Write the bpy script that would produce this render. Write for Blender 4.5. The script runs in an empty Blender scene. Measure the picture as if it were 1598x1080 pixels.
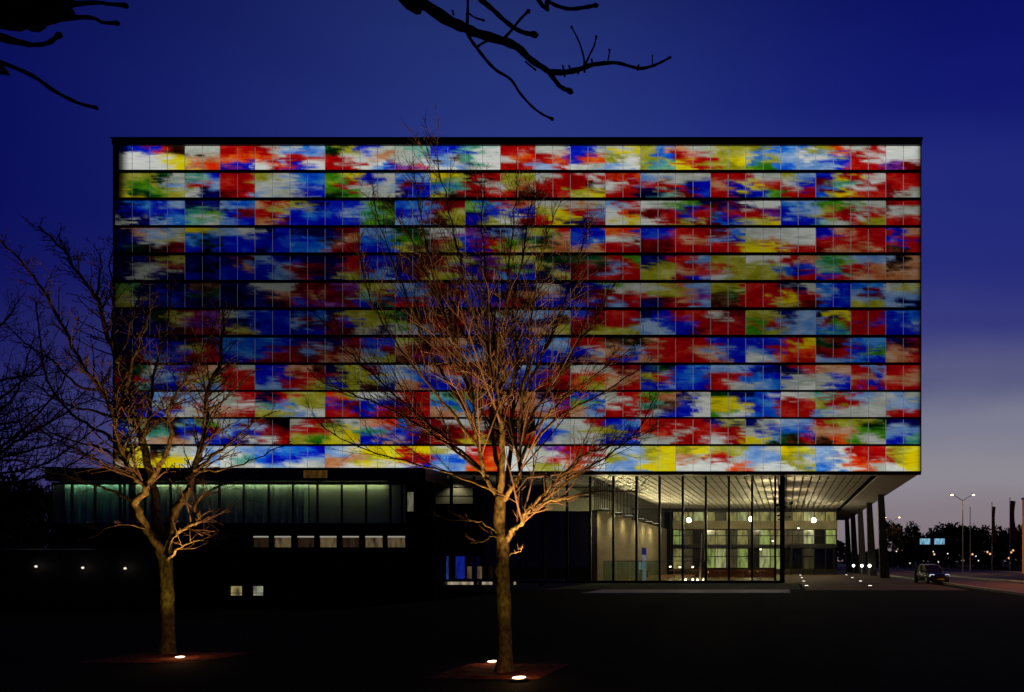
import bpy, math, random
from mathutils import Vector, Matrix, noise as mnoise

R = math.radians
scene = bpy.context.scene
C = scene.collection
random.seed(7)

# ------------------------------------------------------------------ camera
F = 1065.0            # focal length in photo pixels (1598 wide)
VPX, VPY = 1225.0, 875.0
EYE = 1.6
cam_d = bpy.data.cameras.new('camera')
cam_d.sensor_fit = 'HORIZONTAL'
cam_d.sensor_width = 36.0
cam_d.lens = F / 1598.0 * 36.0
cam_d.shift_x = (799 - VPX) / 1598.0
cam_d.shift_y = (VPY - 540) / 1598.0
cam_d.clip_start = 0.05
cam_d.clip_end = 3000
cam = bpy.data.objects.new('camera', cam_d)
cam.location = (0, 0, EYE)
cam.rotation_euler = (R(90), 0, 0)
C.objects.link(cam)
scene.camera = cam

# ------------------------------------------------------------------ world: dusk sky
world = bpy.data.worlds.new('World')
scene.world = world
world.use_nodes = True
wn, wl = world.node_tree.nodes, world.node_tree.links
wn.clear()

def N(nodes, t, **kw):
    n = nodes.new(t)
    for k, v in kw.items():
        setattr(n, k, v)
    return n

def ramp(nodes, stops, interp='LINEAR'):
    n = nodes.new('ShaderNodeValToRGB')
    n.color_ramp.interpolation = interp
    el = n.color_ramp.elements
    while len(el) > 1:
        el.remove(el[-1])
    el[0].position, el[0].color = stops[0][0], (*stops[0][1], 1)
    for p, c in stops[1:]:
        e = el.new(p)
        e.color = (*c, 1)
    return n

def math_node(nodes, links, op, a, b=None, clamp=False):
    n = nodes.new('ShaderNodeMath')
    n.operation = op
    n.use_clamp = clamp
    for i, v in enumerate((a, b)):
        if v is None:
            continue
        if isinstance(v, (int, float)):
            n.inputs[i].default_value = v
        else:
            links.new(v, n.inputs[i])
    return n.outputs[0]

SUN_AZ = R(18)          # afterglow a little right of the view axis
tc = N(wn, 'ShaderNodeTexCoord')
sep = N(wn, 'ShaderNodeSeparateXYZ')
wl.new(tc.outputs['Generated'], sep.inputs[0])
zc = math_node(wn, wl, 'MAXIMUM', sep.outputs['Z'], 0.0)
# thin cloud veil: shifts the colour boundaries a little
mp = N(wn, 'ShaderNodeMapping')
mp.inputs['Scale'].default_value = (1.2, 1.2, 2.6)
wl.new(tc.outputs['Generated'], mp.inputs[0])
cl = N(wn, 'ShaderNodeTexNoise')
cl.inputs['Scale'].default_value = 1.3
cl.inputs['Detail'].default_value = 4
cl.inputs['Roughness'].default_value = 0.45
wl.new(mp.outputs[0], cl.inputs['Vector'])
wob = math_node(wn, wl, 'MULTIPLY', math_node(wn, wl, 'SUBTRACT', cl.outputs['Fac'], 0.5), 0.16)
# azimuth relative to the afterglow (1 = toward it)
dx = math_node(wn, wl, 'MULTIPLY', sep.outputs['X'], math.sin(SUN_AZ))
dy = math_node(wn, wl, 'MULTIPLY', sep.outputs['Y'], math.cos(SUN_AZ))
az = math_node(wn, wl, 'ADD', dx, dy)
azl = math_node(wn, wl, 'MULTIPLY', math_node(wn, wl, 'SUBTRACT', 1.0, az), 0.10)
elev = math_node(wn, wl, 'ADD', math_node(wn, wl, 'ADD', zc, wob), azl, clamp=True)
sky_r = ramp(wn, [(0.00, (0.175, 0.122, 0.138)), (0.07, (0.232, 0.192, 0.220)), (0.14, (0.262, 0.245, 0.285)), (0.21, (0.195, 0.200, 0.275)),
                  (0.28, (0.095, 0.100, 0.215)), (0.34, (0.036, 0.041, 0.200)), (0.41, (0.018, 0.024, 0.190)), (0.50, (0.014, 0.021, 0.190)),
                  (0.58, (0.005, 0.008, 0.150)), (0.72, (0.001, 0.002, 0.090)), (1.0, (0.0006, 0.001, 0.06))], 'EASE')
wl.new(elev, sky_r.inputs[0])
azb = ramp(wn, [(0.0, (0.02, 0.02, 0.12)), (0.36, (0.09, 0.085, 0.46)), (0.62, (0.40, 0.38, 0.76)), (0.82, (0.95, 0.95, 1.0)), (1.0, (1.0, 1.0, 1.0))])
wl.new(az, azb.inputs[0])
sc_mul = N(wn, 'ShaderNodeMixRGB', blend_type='MULTIPLY')
sc_mul.inputs[0].default_value = 1.0
wl.new(sky_r.outputs[0], sc_mul.inputs[1])
wl.new(azb.outputs[0], sc_mul.inputs[2])
nish = N(wn, 'ShaderNodeTexSky')
nish.sky_type = 'NISHITA'
nish.sun_disc = False
nish.sun_elevation = R(0.0)
nish.sun_rotation = SUN_AZ
nish.ozone_density = 6.0
bg_a = N(wn, 'ShaderNodeBackground')
bg_a.inputs[1].default_value = 1.0
# broad thin veil of high cloud still catching light above the roof
vd = Vector((-400, 1065, 600)).normalized()
vdn = N(wn, 'ShaderNodeVectorMath', operation='DOT_PRODUCT')
wl.new(tc.outputs['Generated'], vdn.inputs[0])
vdn.inputs[1].default_value = vd
veil = math_node(wn, wl, 'POWER', math_node(wn, wl, 'MAXIMUM', vdn.outputs['Value'], 0.0), 22.0)
veil = math_node(wn, wl, 'MULTIPLY', veil, math_node(wn, wl, 'ADD', math_node(wn, wl, 'MULTIPLY', cl.outputs['Fac'], 0.5), 0.75))
vcol = N(wn, 'ShaderNodeMixRGB', blend_type='MULTIPLY')
vcol.inputs[0].default_value = 1.0
vcol.inputs[1].default_value = (0.016, 0.030, 0.075, 1)
wl.new(veil, vcol.inputs[2])
vsum = N(wn, 'ShaderNodeMixRGB', blend_type='ADD')
vsum.inputs[0].default_value = 1.0
wl.new(sc_mul.outputs[0], vsum.inputs[1])
wl.new(vcol.outputs[0], vsum.inputs[2])
wl.new(vsum.outputs[0], bg_a.inputs[0])
bg_b = N(wn, 'ShaderNodeBackground')
bg_b.inputs[1].default_value = 0.002
wl.new(nish.outputs[0], bg_b.inputs[0])
addw = N(wn, 'ShaderNodeAddShader')
wl.new(bg_a.outputs[0], addw.inputs[0])
wl.new(bg_b.outputs[0], addw.inputs[1])
wout = N(wn, 'ShaderNodeOutputWorld')
wl.new(addw.outputs[0], wout.inputs[0])

# the sun has set: only a very weak, wide afterglow from the same direction
sun_d = bpy.data.lights.new('sun', 'SUN')
sun_d.energy = 0.03
sun_d.angle = R(25)
sun_d.color = (1.0, 0.72, 0.62)
sun = bpy.data.objects.new('sun', sun_d)
sun.rotation_euler = Vector((math.sin(SUN_AZ), math.cos(SUN_AZ), 0.06)).to_track_quat('Z', 'Y').to_euler()
C.objects.link(sun)

vs = scene.view_settings
vs.view_transform = 'Standard'
vs.look = 'None'
vs.exposure = 0
vs.gamma = 1
vs.use_curve_mapping = False
scene.render.engine = 'CYCLES'
scene.cycles.use_denoising = True
scene.cycles.max_bounces = 6
scene.cycles.transparent_max_bounces = 16
scene.cycles.sample_clamp_indirect = 4
scene.cycles.sample_clamp_direct = 0

# ------------------------------------------------------------------ helpers
def P(u, v, Y):
    """photo pixel at depth Y -> world point"""
    return Vector(((u - VPX) * Y / F, Y, EYE - (v - VPY) * Y / F))

def smooth(a, b, x):
    t = max(0.0, min(1.0, (x - a) / (b - a)))
    return t * t * (3 - 2 * t)

_w = {}
def wpos(o):
    return _w.get(o.name, Vector((0, 0, 0))) if o else Vector((0, 0, 0))

class MB:
    def __init__(self):
        self.v, self.f = [], []
    def box(self, x0, x1, y0, y1, z0, z1):
        b = len(self.v)
        self.v += [Vector(p) for p in ((x0, y0, z0), (x1, y0, z0), (x1, y1, z0), (x0, y1, z0),
                                       (x0, y0, z1), (x1, y0, z1), (x1, y1, z1), (x0, y1, z1))]
        self.f += [tuple(b + i for i in q) for q in ((0, 3, 2, 1), (4, 5, 6, 7), (0, 1, 5, 4), (1, 2, 6, 5), (2, 3, 7, 6), (3, 0, 4, 7))]
        return self
    def hexa(self, pts):
        b = len(self.v)
        self.v += [Vector(p) for p in pts]
        self.f += [tuple(b + i for i in q) for q in ((0, 3, 2, 1), (4, 5, 6, 7), (0, 1, 5, 4), (1, 2, 6, 5), (2, 3, 7, 6), (3, 0, 4, 7))]
        return self
    def poly(self, pts):
        b = len(self.v)
        self.v += [Vector(p) for p in pts]
        self.f.append(tuple(range(b, b + len(pts))))
        return self
    def tube(self, pts, rad, sides=6, cap=True):
        b = len(self.v)
        n = len(pts)
        ref = None
        for i, p in enumerate(pts):
            p = Vector(p)
            t = (Vector(pts[min(i + 1, n - 1)]) - Vector(pts[max(i - 1, 0)]))
            if t.length < 1e-9:
                t = Vector((0, 0, 1))
            t.normalize()
            if ref is None:
                ref = Vector((1, 0, 0)) if abs(t.x) < 0.8 else Vector((0, 1, 0))
            a = (ref - t * ref.dot(t)).normalized()
            ref = a
            c = t.cross(a)
            r = rad[i] if isinstance(rad, (list, tuple)) else rad
            for k in range(sides):
                th = 2 * math.pi * k / sides
                self.v.append(p + (a * math.cos(th) + c * math.sin(th)) * r)
        for i in range(n - 1):
            for k in range(sides):
                k2 = (k + 1) % sides
                self.f.append((b + i * sides + k, b + i * sides + k2, b + (i + 1) * sides + k2, b + (i + 1) * sides + k))
        if cap:
            self.f.append(tuple(b + k for k in reversed(range(sides))))
            self.f.append(tuple(b + (n - 1) * sides + k for k in range(sides)))
        return self
    def lathe(self, c, prof, sides=12):
        """prof: list of (radius, z) around vertical axis at c"""
        c = Vector(c)
        return self.tube([c + Vector((0, 0, z)) for _, z in prof], [max(r, 1e-4) for r, _ in prof], sides)
    def sphere(self, c, r, seg=10, rings=6, sz=1.0):
        prof = [(r * math.sin(math.pi * i / rings), -r * sz * math.cos(math.pi * i / rings)) for i in range(rings + 1)]
        return self.lathe(c, prof, seg)
    def build(self, name, mat, parent=None, label=None, cat=None, group=None, kind=None, smooth_=False):
        lo = Vector((min(p.x for p in self.v), min(p.y for p in self.v), min(p.z for p in self.v)))
        hi = Vector((max(p.x for p in self.v), max(p.y for p in self.v), max(p.z for p in self.v)))
        c = (lo + hi) / 2
        c.z = lo.z
        me = bpy.data.meshes.new(name)
        me.from_pydata([tuple(p - c) for p in self.v], [], self.f)
        if smooth_:
            me.polygons.foreach_set('use_smooth', [True] * len(me.polygons))
        me.materials.append(mat)
        me.update()
        o = bpy.data.objects.new(name, me)
        C.objects.link(o)
        o.parent = parent
        o.location = c - wpos(parent)
        _w[o.name] = c
        tag(o, label, cat, group, kind)
        return o

def tag(o, label=None, cat=None, group=None, kind=None):
    for k, v in (('label', label), ('category', cat), ('group', group), ('kind', kind)):
        if v:
            o[k] = v
    return o

def thing(name, loc, label, cat, group=None):
    o = bpy.data.objects.new(name, None)
    o.empty_display_size = 0.2
    C.objects.link(o)
    o.location = loc
    _w[o.name] = Vector(loc)
    return tag(o, label, cat, group)

def lamp(name, loc, kind, energy, color, parent=None, **kw):
    d = bpy.data.lights.new(name, kind)
    d.energy = energy
    d.color = color
    rot = kw.pop('aim', None)
    for k, v in kw.items():
        setattr(d, k, v)
    o = bpy.data.objects.new(name, d)
    C.objects.link(o)
    o.parent = parent
    o.location = Vector(loc) - wpos(parent)
    if rot is not None:
        o.rotation_euler = (-(Vector(rot) - Vector(loc))).to_track_quat('Z', 'Y').to_euler()
    return o

# ------------------------------------------------------------------ materials
def mat(name, color, rough=0.7, metal=0.0, spec=0.4, noise=0.0, nscale=4.0, bump=0.0, nstretch=(1, 1, 1), color2=None, emit=None, estr=0.0):
    m = bpy.data.materials.new(name)
    m.use_nodes = True
    nt = m.node_tree
    nd, lk = nt.nodes, nt.links
    b = nd['Principled BSDF']
    b.inputs['Base Color'].default_value = (*color, 1)
    b.inputs['Roughness'].default_value = rough
    b.inputs['Metallic'].default_value = metal
    b.inputs['Specular IOR Level'].default_value = spec
    if emit:
        b.inputs['Emission Color'].default_value = (*emit, 1)
        b.inputs['Emission Strength'].default_value = estr
    if noise or bump:
        t = nd.new('ShaderNodeTexCoord')
        mpn = nd.new('ShaderNodeMapping')
        mpn.inputs['Scale'].default_value = nstretch
        lk.new(t.outputs['Object'], mpn.inputs[0])
        nz = nd.new('ShaderNodeTexNoise')
        nz.inputs['Scale'].default_value = nscale
        nz.inputs['Detail'].default_value = 5
        lk.new(mpn.outputs[0], nz.inputs['Vector'])
        if noise:
            c2 = color2 or tuple(max(0, c * (1 - noise)) for c in color)
            r = ramp(nd, [(0.32, c2), (0.68, color)])
            lk.new(nz.outputs['Fac'], r.inputs[0])
            lk.new(r.outputs[0], b.inputs['Base Color'])
        if bump:
            bp = nd.new('ShaderNodeBump')
            bp.inputs['Strength'].default_value = bump
            bp.inputs['Distance'].default_value = 0.02
            lk.new(nz.outputs['Fac'], bp.inputs['Height'])
            lk.new(bp.outputs[0], b.inputs['Normal'])
    return m

def emit_mat(name, color, strength):
    m = bpy.data.materials.new(name)
    m.use_nodes = True
    nt = m.node_tree
    nt.nodes.clear()
    e = nt.nodes.new('ShaderNodeEmission')
    e.inputs[0].default_value = (*color, 1)
    e.inputs[1].default_value = strength
    o = nt.nodes.new('ShaderNodeOutputMaterial')
    nt.links.new(e.outputs[0], o.inputs[0])
    return m

def glass_mat(name, tint=(0.92, 0.96, 0.93), refl=0.035):
    m = bpy.data.materials.new(name)
    m.use_nodes = True
    nt = m.node_tree
    nt.nodes.clear()
    tr = nt.nodes.new('ShaderNodeBsdfTransparent')
    tr.inputs[0].default_value = (*tint, 1)
    gl = nt.nodes.new('ShaderNodeBsdfGlossy')
    gl.inputs['Roughness'].default_value = 0.02
    mx = nt.nodes.new('ShaderNodeMixShader')
    mx.inputs[0].default_value = refl
    nt.links.new(tr.outputs[0], mx.inputs[1])
    nt.links.new(gl.outputs[0], mx.inputs[2])
    o = nt.nodes.new('ShaderNodeOutputMaterial')
    nt.links.new(mx.outputs[0], o.inputs[0])
    return m

def brick_mat(name, c1, c2, mortar, scale=1.0, bw=0.42, bh=0.10):
    m = bpy.data.materials.new(name)
    m.use_nodes = True
    nd, lk = m.node_tree.nodes, m.node_tree.links
    b = nd['Principled BSDF']
    b.inputs['Roughness'].default_value = 0.85
    g = nd.new('ShaderNodeNewGeometry')
    sp = nd.new('ShaderNodeSeparateXYZ')
    lk.new(g.outputs['Position'], sp.inputs[0])
    ad = math_node(nd, lk, 'ADD', sp.outputs['X'], sp.outputs['Y'])
    cb = nd.new('ShaderNodeCombineXYZ')
    lk.new(ad, cb.inputs[0])
    lk.new(sp.outputs['Z'], cb.inputs[1])
    br = nd.new('ShaderNodeTexBrick')
    br.inputs['Color1'].default_value = (*c1, 1)
    br.inputs['Color2'].default_value = (*c2, 1)
    br.inputs['Mortar'].default_value = (*mortar, 1)
    br.inputs['Scale'].default_value = scale
    br.inputs['Brick Width'].default_value = bw
    br.inputs['Row Height'].default_value = bh
    br.inputs['Mortar Size'].default_value = 0.008
    lk.new(cb.outputs[0], br.inputs['Vector'])
    nz = nd.new('ShaderNodeTexNoise')
    nz.inputs['Scale'].default_value = 3.0
    nz.inputs['Detail'].default_value = 6
    mx = nd.new('ShaderNodeMixRGB')
    mx.blend_type = 'MULTIPLY'
    mx.inputs[0].default_value = 0.85
    lk.new(br.outputs['Color'], mx.inputs[1])
    lk.new(nz.outputs['Fac'], mx.inputs[2])
    lk.new(mx.outputs[0], b.inputs['Base Color'])
    bp = nd.new('ShaderNodeBump')
    bp.inputs['Strength'].default_value = 0.5
    bp.inputs['Distance'].default_value = 0.01
    lk.new(br.outputs['Fac'], bp.inputs['Height'])
    bp.invert = True
    lk.new(bp.outputs[0], b.inputs['Normal'])
    return m

M_black = mat('black_metal', (0.012, 0.012, 0.014), 0.45, 0.3, noise=0.3, nscale=2)
M_frame = mat('dark_frame', (0.02, 0.019, 0.018), 0.4, 0.4, noise=0.2, nscale=3)
M_dark_wall = mat('dark_cladding', (0.010, 0.010, 0.011), 0.75, spec=0.1, noise=0.4, nscale=1.2, bump=0.1)
M_column = mat('dark_concrete', (0.035, 0.032, 0.03), 0.55, noise=0.35, nscale=2.5, bump=0.15)
M_ground = mat('dark_lawn', (0.009, 0.0095, 0.006), 0.95, spec=0.03, noise=0.5, nscale=1.4, bump=0.6)
M_asphalt = mat('asphalt', (0.045, 0.044, 0.045), 0.8, noise=0.35, nscale=5, bump=0.2)
M_redpath = mat('red_asphalt', (0.14, 0.075, 0.045), 0.75, noise=0.35, nscale=3, bump=0.2)  # the asphalt red also carries the red glow of car lights
M_stone = mat('pale_stone', (0.48, 0.46, 0.46), 0.6, noise=0.3, nscale=4, bump=0.15)
M_paving = mat('plaza_paving', (0.13, 0.085, 0.05), 0.75, spec=0.15, noise=0.35, nscale=2.0, bump=0.15)
M_concrete = mat('concrete', (0.42, 0.40, 0.37), 0.8, noise=0.25, nscale=3, bump=0.15)
M_soil = mat('bark_mulch', (0.19, 0.058, 0.028), 0.95, spec=0.05, noise=0.6, nscale=12, bump=1.0)
M_ceil = mat('ceiling_panel', (0.62, 0.58, 0.48), 0.6, noise=0.2, nscale=3)
M_soffit = mat('pale_soffit', (0.50, 0.47, 0.42), 0.5, noise=0.12, nscale=2)
M_batten = mat('batten', (0.05, 0.045, 0.035), 0.7, noise=0.2)
M_floor = mat('terracotta_floor', (0.26, 0.11, 0.05), 0.22, noise=0.25, nscale=2.5)
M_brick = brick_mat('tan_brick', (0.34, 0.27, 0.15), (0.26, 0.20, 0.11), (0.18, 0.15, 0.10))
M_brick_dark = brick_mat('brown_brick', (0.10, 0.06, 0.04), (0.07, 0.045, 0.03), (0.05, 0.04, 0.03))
M_glass = glass_mat('clear_glass')
M_glass_green = glass_mat('green_glass', (0.72, 0.88, 0.80), 0.10)
M_bark = mat('bark', (0.24, 0.175, 0.055), 0.9, spec=0.1, noise=0.6, nscale=17, bump=1.0, nstretch=(1.3, 1.3, 0.65), color2=(0.055, 0.03, 0.010))
M_twig = mat('twig_bark', (0.20, 0.115, 0.065), 0.85, spec=0.1, noise=0.4, nscale=6)
M_bark_dark = mat('dark_bark', (0.03, 0.025, 0.022), 0.9, spec=0.1, noise=0.4, nscale=12, bump=0.4)
M_leaf = mat('dark_foliage', (0.035, 0.04, 0.022), 0.8, spec=0.15, noise=0.4, nscale=2)
M_curtain = mat('pale_curtain', (0.46, 0.55, 0.46), 0.9, noise=0.25, nscale=5, nstretch=(6, 6, 0.3))
M_curtain_teal = mat('teal_curtain', (0.22, 0.46, 0.45), 0.9, noise=0.3, nscale=5, nstretch=(6, 6, 0.3))
M_inner = mat('inner_wall', (0.50, 0.50, 0.36), 0.85, noise=0.15, nscale=1.5)
M_white = mat('white_paint', (0.78, 0.77, 0.74), 0.5, noise=0.1)
M_steel = mat('galvanised_steel', (0.30, 0.30, 0.31), 0.4, 0.7, noise=0.2)
M_red_flag = mat('flag_cloth', (0.20, 0.03, 0.05), 0.9, noise=0.3, nscale=3)
E_flood = emit_mat('floodlight_glow', (1.0, 0.86, 0.54), 260)
E_warm = emit_mat('warm_lamp', (1.0, 0.80, 0.50), 6)
E_white = emit_mat('white_lamp', (1.0, 0.92, 0.80), 5)
E_sodium = emit_mat('sodium_lamp', (1.0, 0.55, 0.22), 8)
E_tube = emit_mat('fluorescent_tube', (0.86, 1.0, 0.56), 13)
E_far = emit_mat('distant_lamp_glow', (1.0, 0.50, 0.22), 1.1)
E_far2 = emit_mat('distant_white_glow', (1.0, 0.88, 0.72), 1.1)

# ------------------------------------------------------------------ ground, road, pavements
def gz(x, y):
    return -1.5 * smooth(15, 30, y) * smooth(14, 22, -x)

def ground_sheet():
    xs = [-600, -300, -150, -90, -70] + [-60 + 2 * i for i in range(31)] + [4, 8, 14, 30, 60, 120, 300, 600]
    ys = [-60, -20, 0, 6] + [8 + 2 * i for i in range(22)] + [56, 64, 80, 110, 160, 300, 700, 1400]
    m = MB()
    for y in ys:
        for x in xs:
            m.v.append(Vector((x, y, gz(x, y))))
    n = len(xs)
    for j in range(len(ys) - 1):
        for i in range(n - 1):
            m.f.append((j * n + i, j * n + i + 1, (j + 1) * n + i + 1, (j + 1) * n + i))
    return m
ground_sheet().build('ground', M_ground, kind='structure')

def sheet(name, m_, x0, x1, y0, y1, z):
    return MB().poly([(x0, y0, z), (x1, y0, z), (x1, y1, z), (x0, y1, z)]).build(name, m_, kind='structure')

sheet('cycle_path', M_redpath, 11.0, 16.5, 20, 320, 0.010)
sheet('road', M_asphalt, 17.2, 31.0, 20, 600, 0.006)
for x0, x1 in ((10.75, 11.0), (16.5, 17.2), (31.0, 31.6)):  # the farthest pale kerb is added in place of a white light streak
    MB().box(x0, x1, 20.5, 320, -0.05, 0.13).build('kerb', M_concrete, kind='structure')
for k in range(14):
    y = 36 + k * 9
    MB().box(24.0, 24.15, y, y + 3, 0.0062, 0.0102).build('lane_marking', M_white, kind='structure')
MB().box(1.1, 9.9, 36.8, 46.8, -0.03, 0.012).build('plaza', M_paving, kind='structure')
MB().box(-0.2, 10.6, 46.8, 112, -0.05, 0.020).build('portico_paving', M_paving, kind='structure')
a, b_, c_, d_ = P(907, 926.5, 33.1), P(1233, 926.5, 33.1), P(1233, 921, 37.0), P(922, 921, 37.0)
mb = MB()
mb.box(a.x, b_.x, 33.1, 37.0, -0.03, 0.035)
mb.build('stone_kerb', M_stone, kind='structure')
MB().box(-13.5, 0.9, 37.4, 48.3, -0.03, 0.012).build('gravel_bed', mat('dark_gravel', (0.03, 0.028, 0.026), 0.95, noise=0.5, nscale=20, bump=0.8), kind='structure')

# ------------------------------------------------------------------ the media building
FY = 47.0
XL, XR = P(178.95, 0, FY).x, P(1437, 0, FY).x
ROWT = [228, 270.5, 313.5, 356, 399, 442, 484.5, 527.3, 570, 612, 654, 696.5]
ROWB = [266, 309, 352, 394.5, 437.5, 480, 522.8, 566, 608.8, 651, 693.2, 735.5]
zpx = lambda v, Y=FY: EYE - (v - VPY) * Y / F
ZSOF = zpx(738)
ZTOP = zpx(218)
BACK = 102.0
bld = thing('glass_facade_building', (-18.4, 74, 0), 'wide building with glowing multicoloured glass front raised over a glazed hall', 'building')

TAB = """
bBRMwwRRRwCL gyBwwTBBTWRR wwBwwYyCFwyy yLCLyOwRWW
WWWYFFOOOwRR RwwFwwLMTWwO ROBOyWyCRRyY CyLWLBRWWW
WWWYFOPBWRBW RRWCPRWLwWRR LRWwLWyTYRyy GGCLLBRRPr
yygwTBRRywCC GYBwCLYyKRyy wRRWROLwwwRR wwyLBYRWRR
yGyLRLRRwwLB GRwLrBCTRwyF RRRMWRRRbBFB YRwBrTWRRR
YgGywbrRLwwB gGwwbByMrRRM rRyYRRbTrBRb BGRRCYRRrw
bCBLbbLCFRyb BBGgCCrrGCRF wwFwLRWwGbrb WWCLGGwwrR
bBBBTGBrRyBC BLTGBBrybBwB yYRLWOrRBRgR RPBLyRwRww
wbLCTwLBFrBB BBGgLLMyByWr RYbrWYWRyrCB yYBBTwRyRR
bFLwYyLwbBbb brLLggwwPbLb yRBBOOBBRRrC wwwWBFRRBF
bbwyCgBBBBBC MFCCGgryBRGg gFBCWwrrRFLB yFwWRRRRBR
bgMrBKBBbBCC rrBByMMyBRyF yFFFRRrrRRRR YYRRrFFRMR
bbMybbbrLBbb bRBBbrrybPyy ggggRGbbRLyy WWRFTGLLKF
bwwrbKBFBLrr bRBBbrMrBrGb ybrrLRyyFRRy yyCByTRFMF
bwbbBbBBBLrb byLLBryyBrCB byrrRRyyrBwy yyrRBRFFFF
GbbbMMbbwwrr rPyyLCrrBBbb wbbBGwwyFLyy RRbwCBCCwy
ybbBggbbbFrF rrTrCLMrBbMF FBbrrRRyFPMg RRYRLBLrLL
ybbBbbbbbrBr PrBgRRBbBBRM BBBrLRbrRLMM RRyrCByyLb
bbgyrPwLBBbC byyGgbMrbMwL LLBrRRbBRRwr yybLbYRRBC
bbbyPPbbBBLr rByyGrrrPBBb bMrrRRLBBRRr GRLLrGRPBL
bbbMrrryBBbB rrwbwLrMBBbB FyryyyLLBrRR GyLLCTRRBB
bBBbMrCCCBbb brBByMFFMbLB CLRRMgFRRRBB BBRYgrCCbr
bbBByRCCBrrL rFLrFrrrCbBB BLBwFLRRRFLB LBROrRBGFr
rrLBrRBBrrrr FFwyMrBMLbBM BBbFRBFRRRFB WLORLLCBFR
KgwBrFRwBBFM byrLwLFRrbBL bMwwrrbgBCLL BbbRFFRLRR
RRLLyyRRBBRR byyLLCBLPMLB rRROFFyRCCRR CBwwwBFBFF
rTbBFLRRLLRy ByMbFFBBrMBB rrOyFRBLBBRw LCwWwBRBRR
bbLLLwwRbRyy OyWwRRTgGBFF brBBwRGFbwgb CBWwTRLwLw
rKwrLRwWTCyy BrBBbrCTCRFF LPGCWRTMBWYY BCRRyRwwLL
rBBwwFFRyyLW RRBRrRFFwRRr FRFLRRwBBWGW CCRRLwwwRR
byMKCGwLrKwR gwFOCrrwwKKK LwwRBCRRRRby bwLLRyygbb
BTTMBrLBrrRR yYTLBrMrRKKK BCwyyBORwRRR wBCBFFGGLL
bwFFwBBbWRyG YYBFBrRrYMKR BwwwBBwwRRWR YLgRMOGwBT
KYKwwLwLLCCB LwYYRYyWRRWw wPRRwLyYyYyy LwYyLWRRyY
yYMYWLWTCBLL FFyYRRCCOOWW wRRWyLyYFwRw LLywLWORyY
WYYYWWwwWLWw FWYWWBLLOOWW ywOWLLYYWWWO wWWyCWOwWY
""".strip().split('\n')
TAB = [l.replace(' ', '') for l in TAB]
assert len(TAB) == 36 and all(len(l) == 46 for l in TAB), [len(l) for l in TAB]
PAL0 = dict(W=(.95, .97, .92), w=(.74, .77, .70), L=(.40, .60, .92), C=(.06, .34, .95), B=(.008, .055, .80), b=(.004, .009, .22),
           K=(.003, .003, .006), R=(.68, .022, .010), r=(.34, .008, .012), O=(1.0, .20, .02), Y=(1.0, .88, .02), y=(.62, .61, .11),
           G=(.20, .50, .04), g=(.02, .13, .035), T=(.26, .62, .50), P=(.36, .10, .52), M=(.15, .06, .02), F=(.80, .46, .27))
PAL = {k: tuple(c ** 1.1 for c in v) for k, v in PAL0.items()}
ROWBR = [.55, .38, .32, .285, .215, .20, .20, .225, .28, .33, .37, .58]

def vn(x, y, s):
    return mnoise.noise(Vector((x, y, s)))

def samp(col_f, row_f, r, jitter_seed):
    """colour of the letter table at a warped position inside one pair of panes"""
    pair = int(col_f // 2) * 2
    wx = vn(col_f * 0.9, row_f * 2.6 + r * 7, jitter_seed) * 1.5
    wy = vn(col_f * 0.7 + 9, row_f * 1.7 + r * 5, jitter_seed + 4) * 0.9
    h = vn(pair * 3.7, r * 5.3, 77.1)
    lo, hi = pair, pair + 1
    if h > 0.02:
        lo = max(0, pair - 1)
    if h < 0.10:
        hi = min(45, pair + 2)
    x = min(max(col_f + wx, lo + 0.001), hi + 0.999)
    y = min(max(row_f + wy, 0.001), 2.999)
    x0 = x - 0.5
    y0 = y - 0.5
    acc = [0, 0, 0]
    i0, j0 = math.floor(x0), math.floor(y0)
    fx, fy = smooth(0.34, 0.66, x0 - i0), smooth(0.36, 0.64, y0 - j0)
    for di, wi in ((0, 1 - fx), (1, fx)):
        for dj, wj in ((0, 1 - fy), (1, fy)):
            ii = min(max(i0 + di, lo), hi)
            jj = min(max(j0 + dj, 0), 2)
            c = PAL[TAB[r * 3 + jj][ii]]
            for k in range(3):
                acc[k] += c[k] * wi * wj
    return acc

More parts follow.
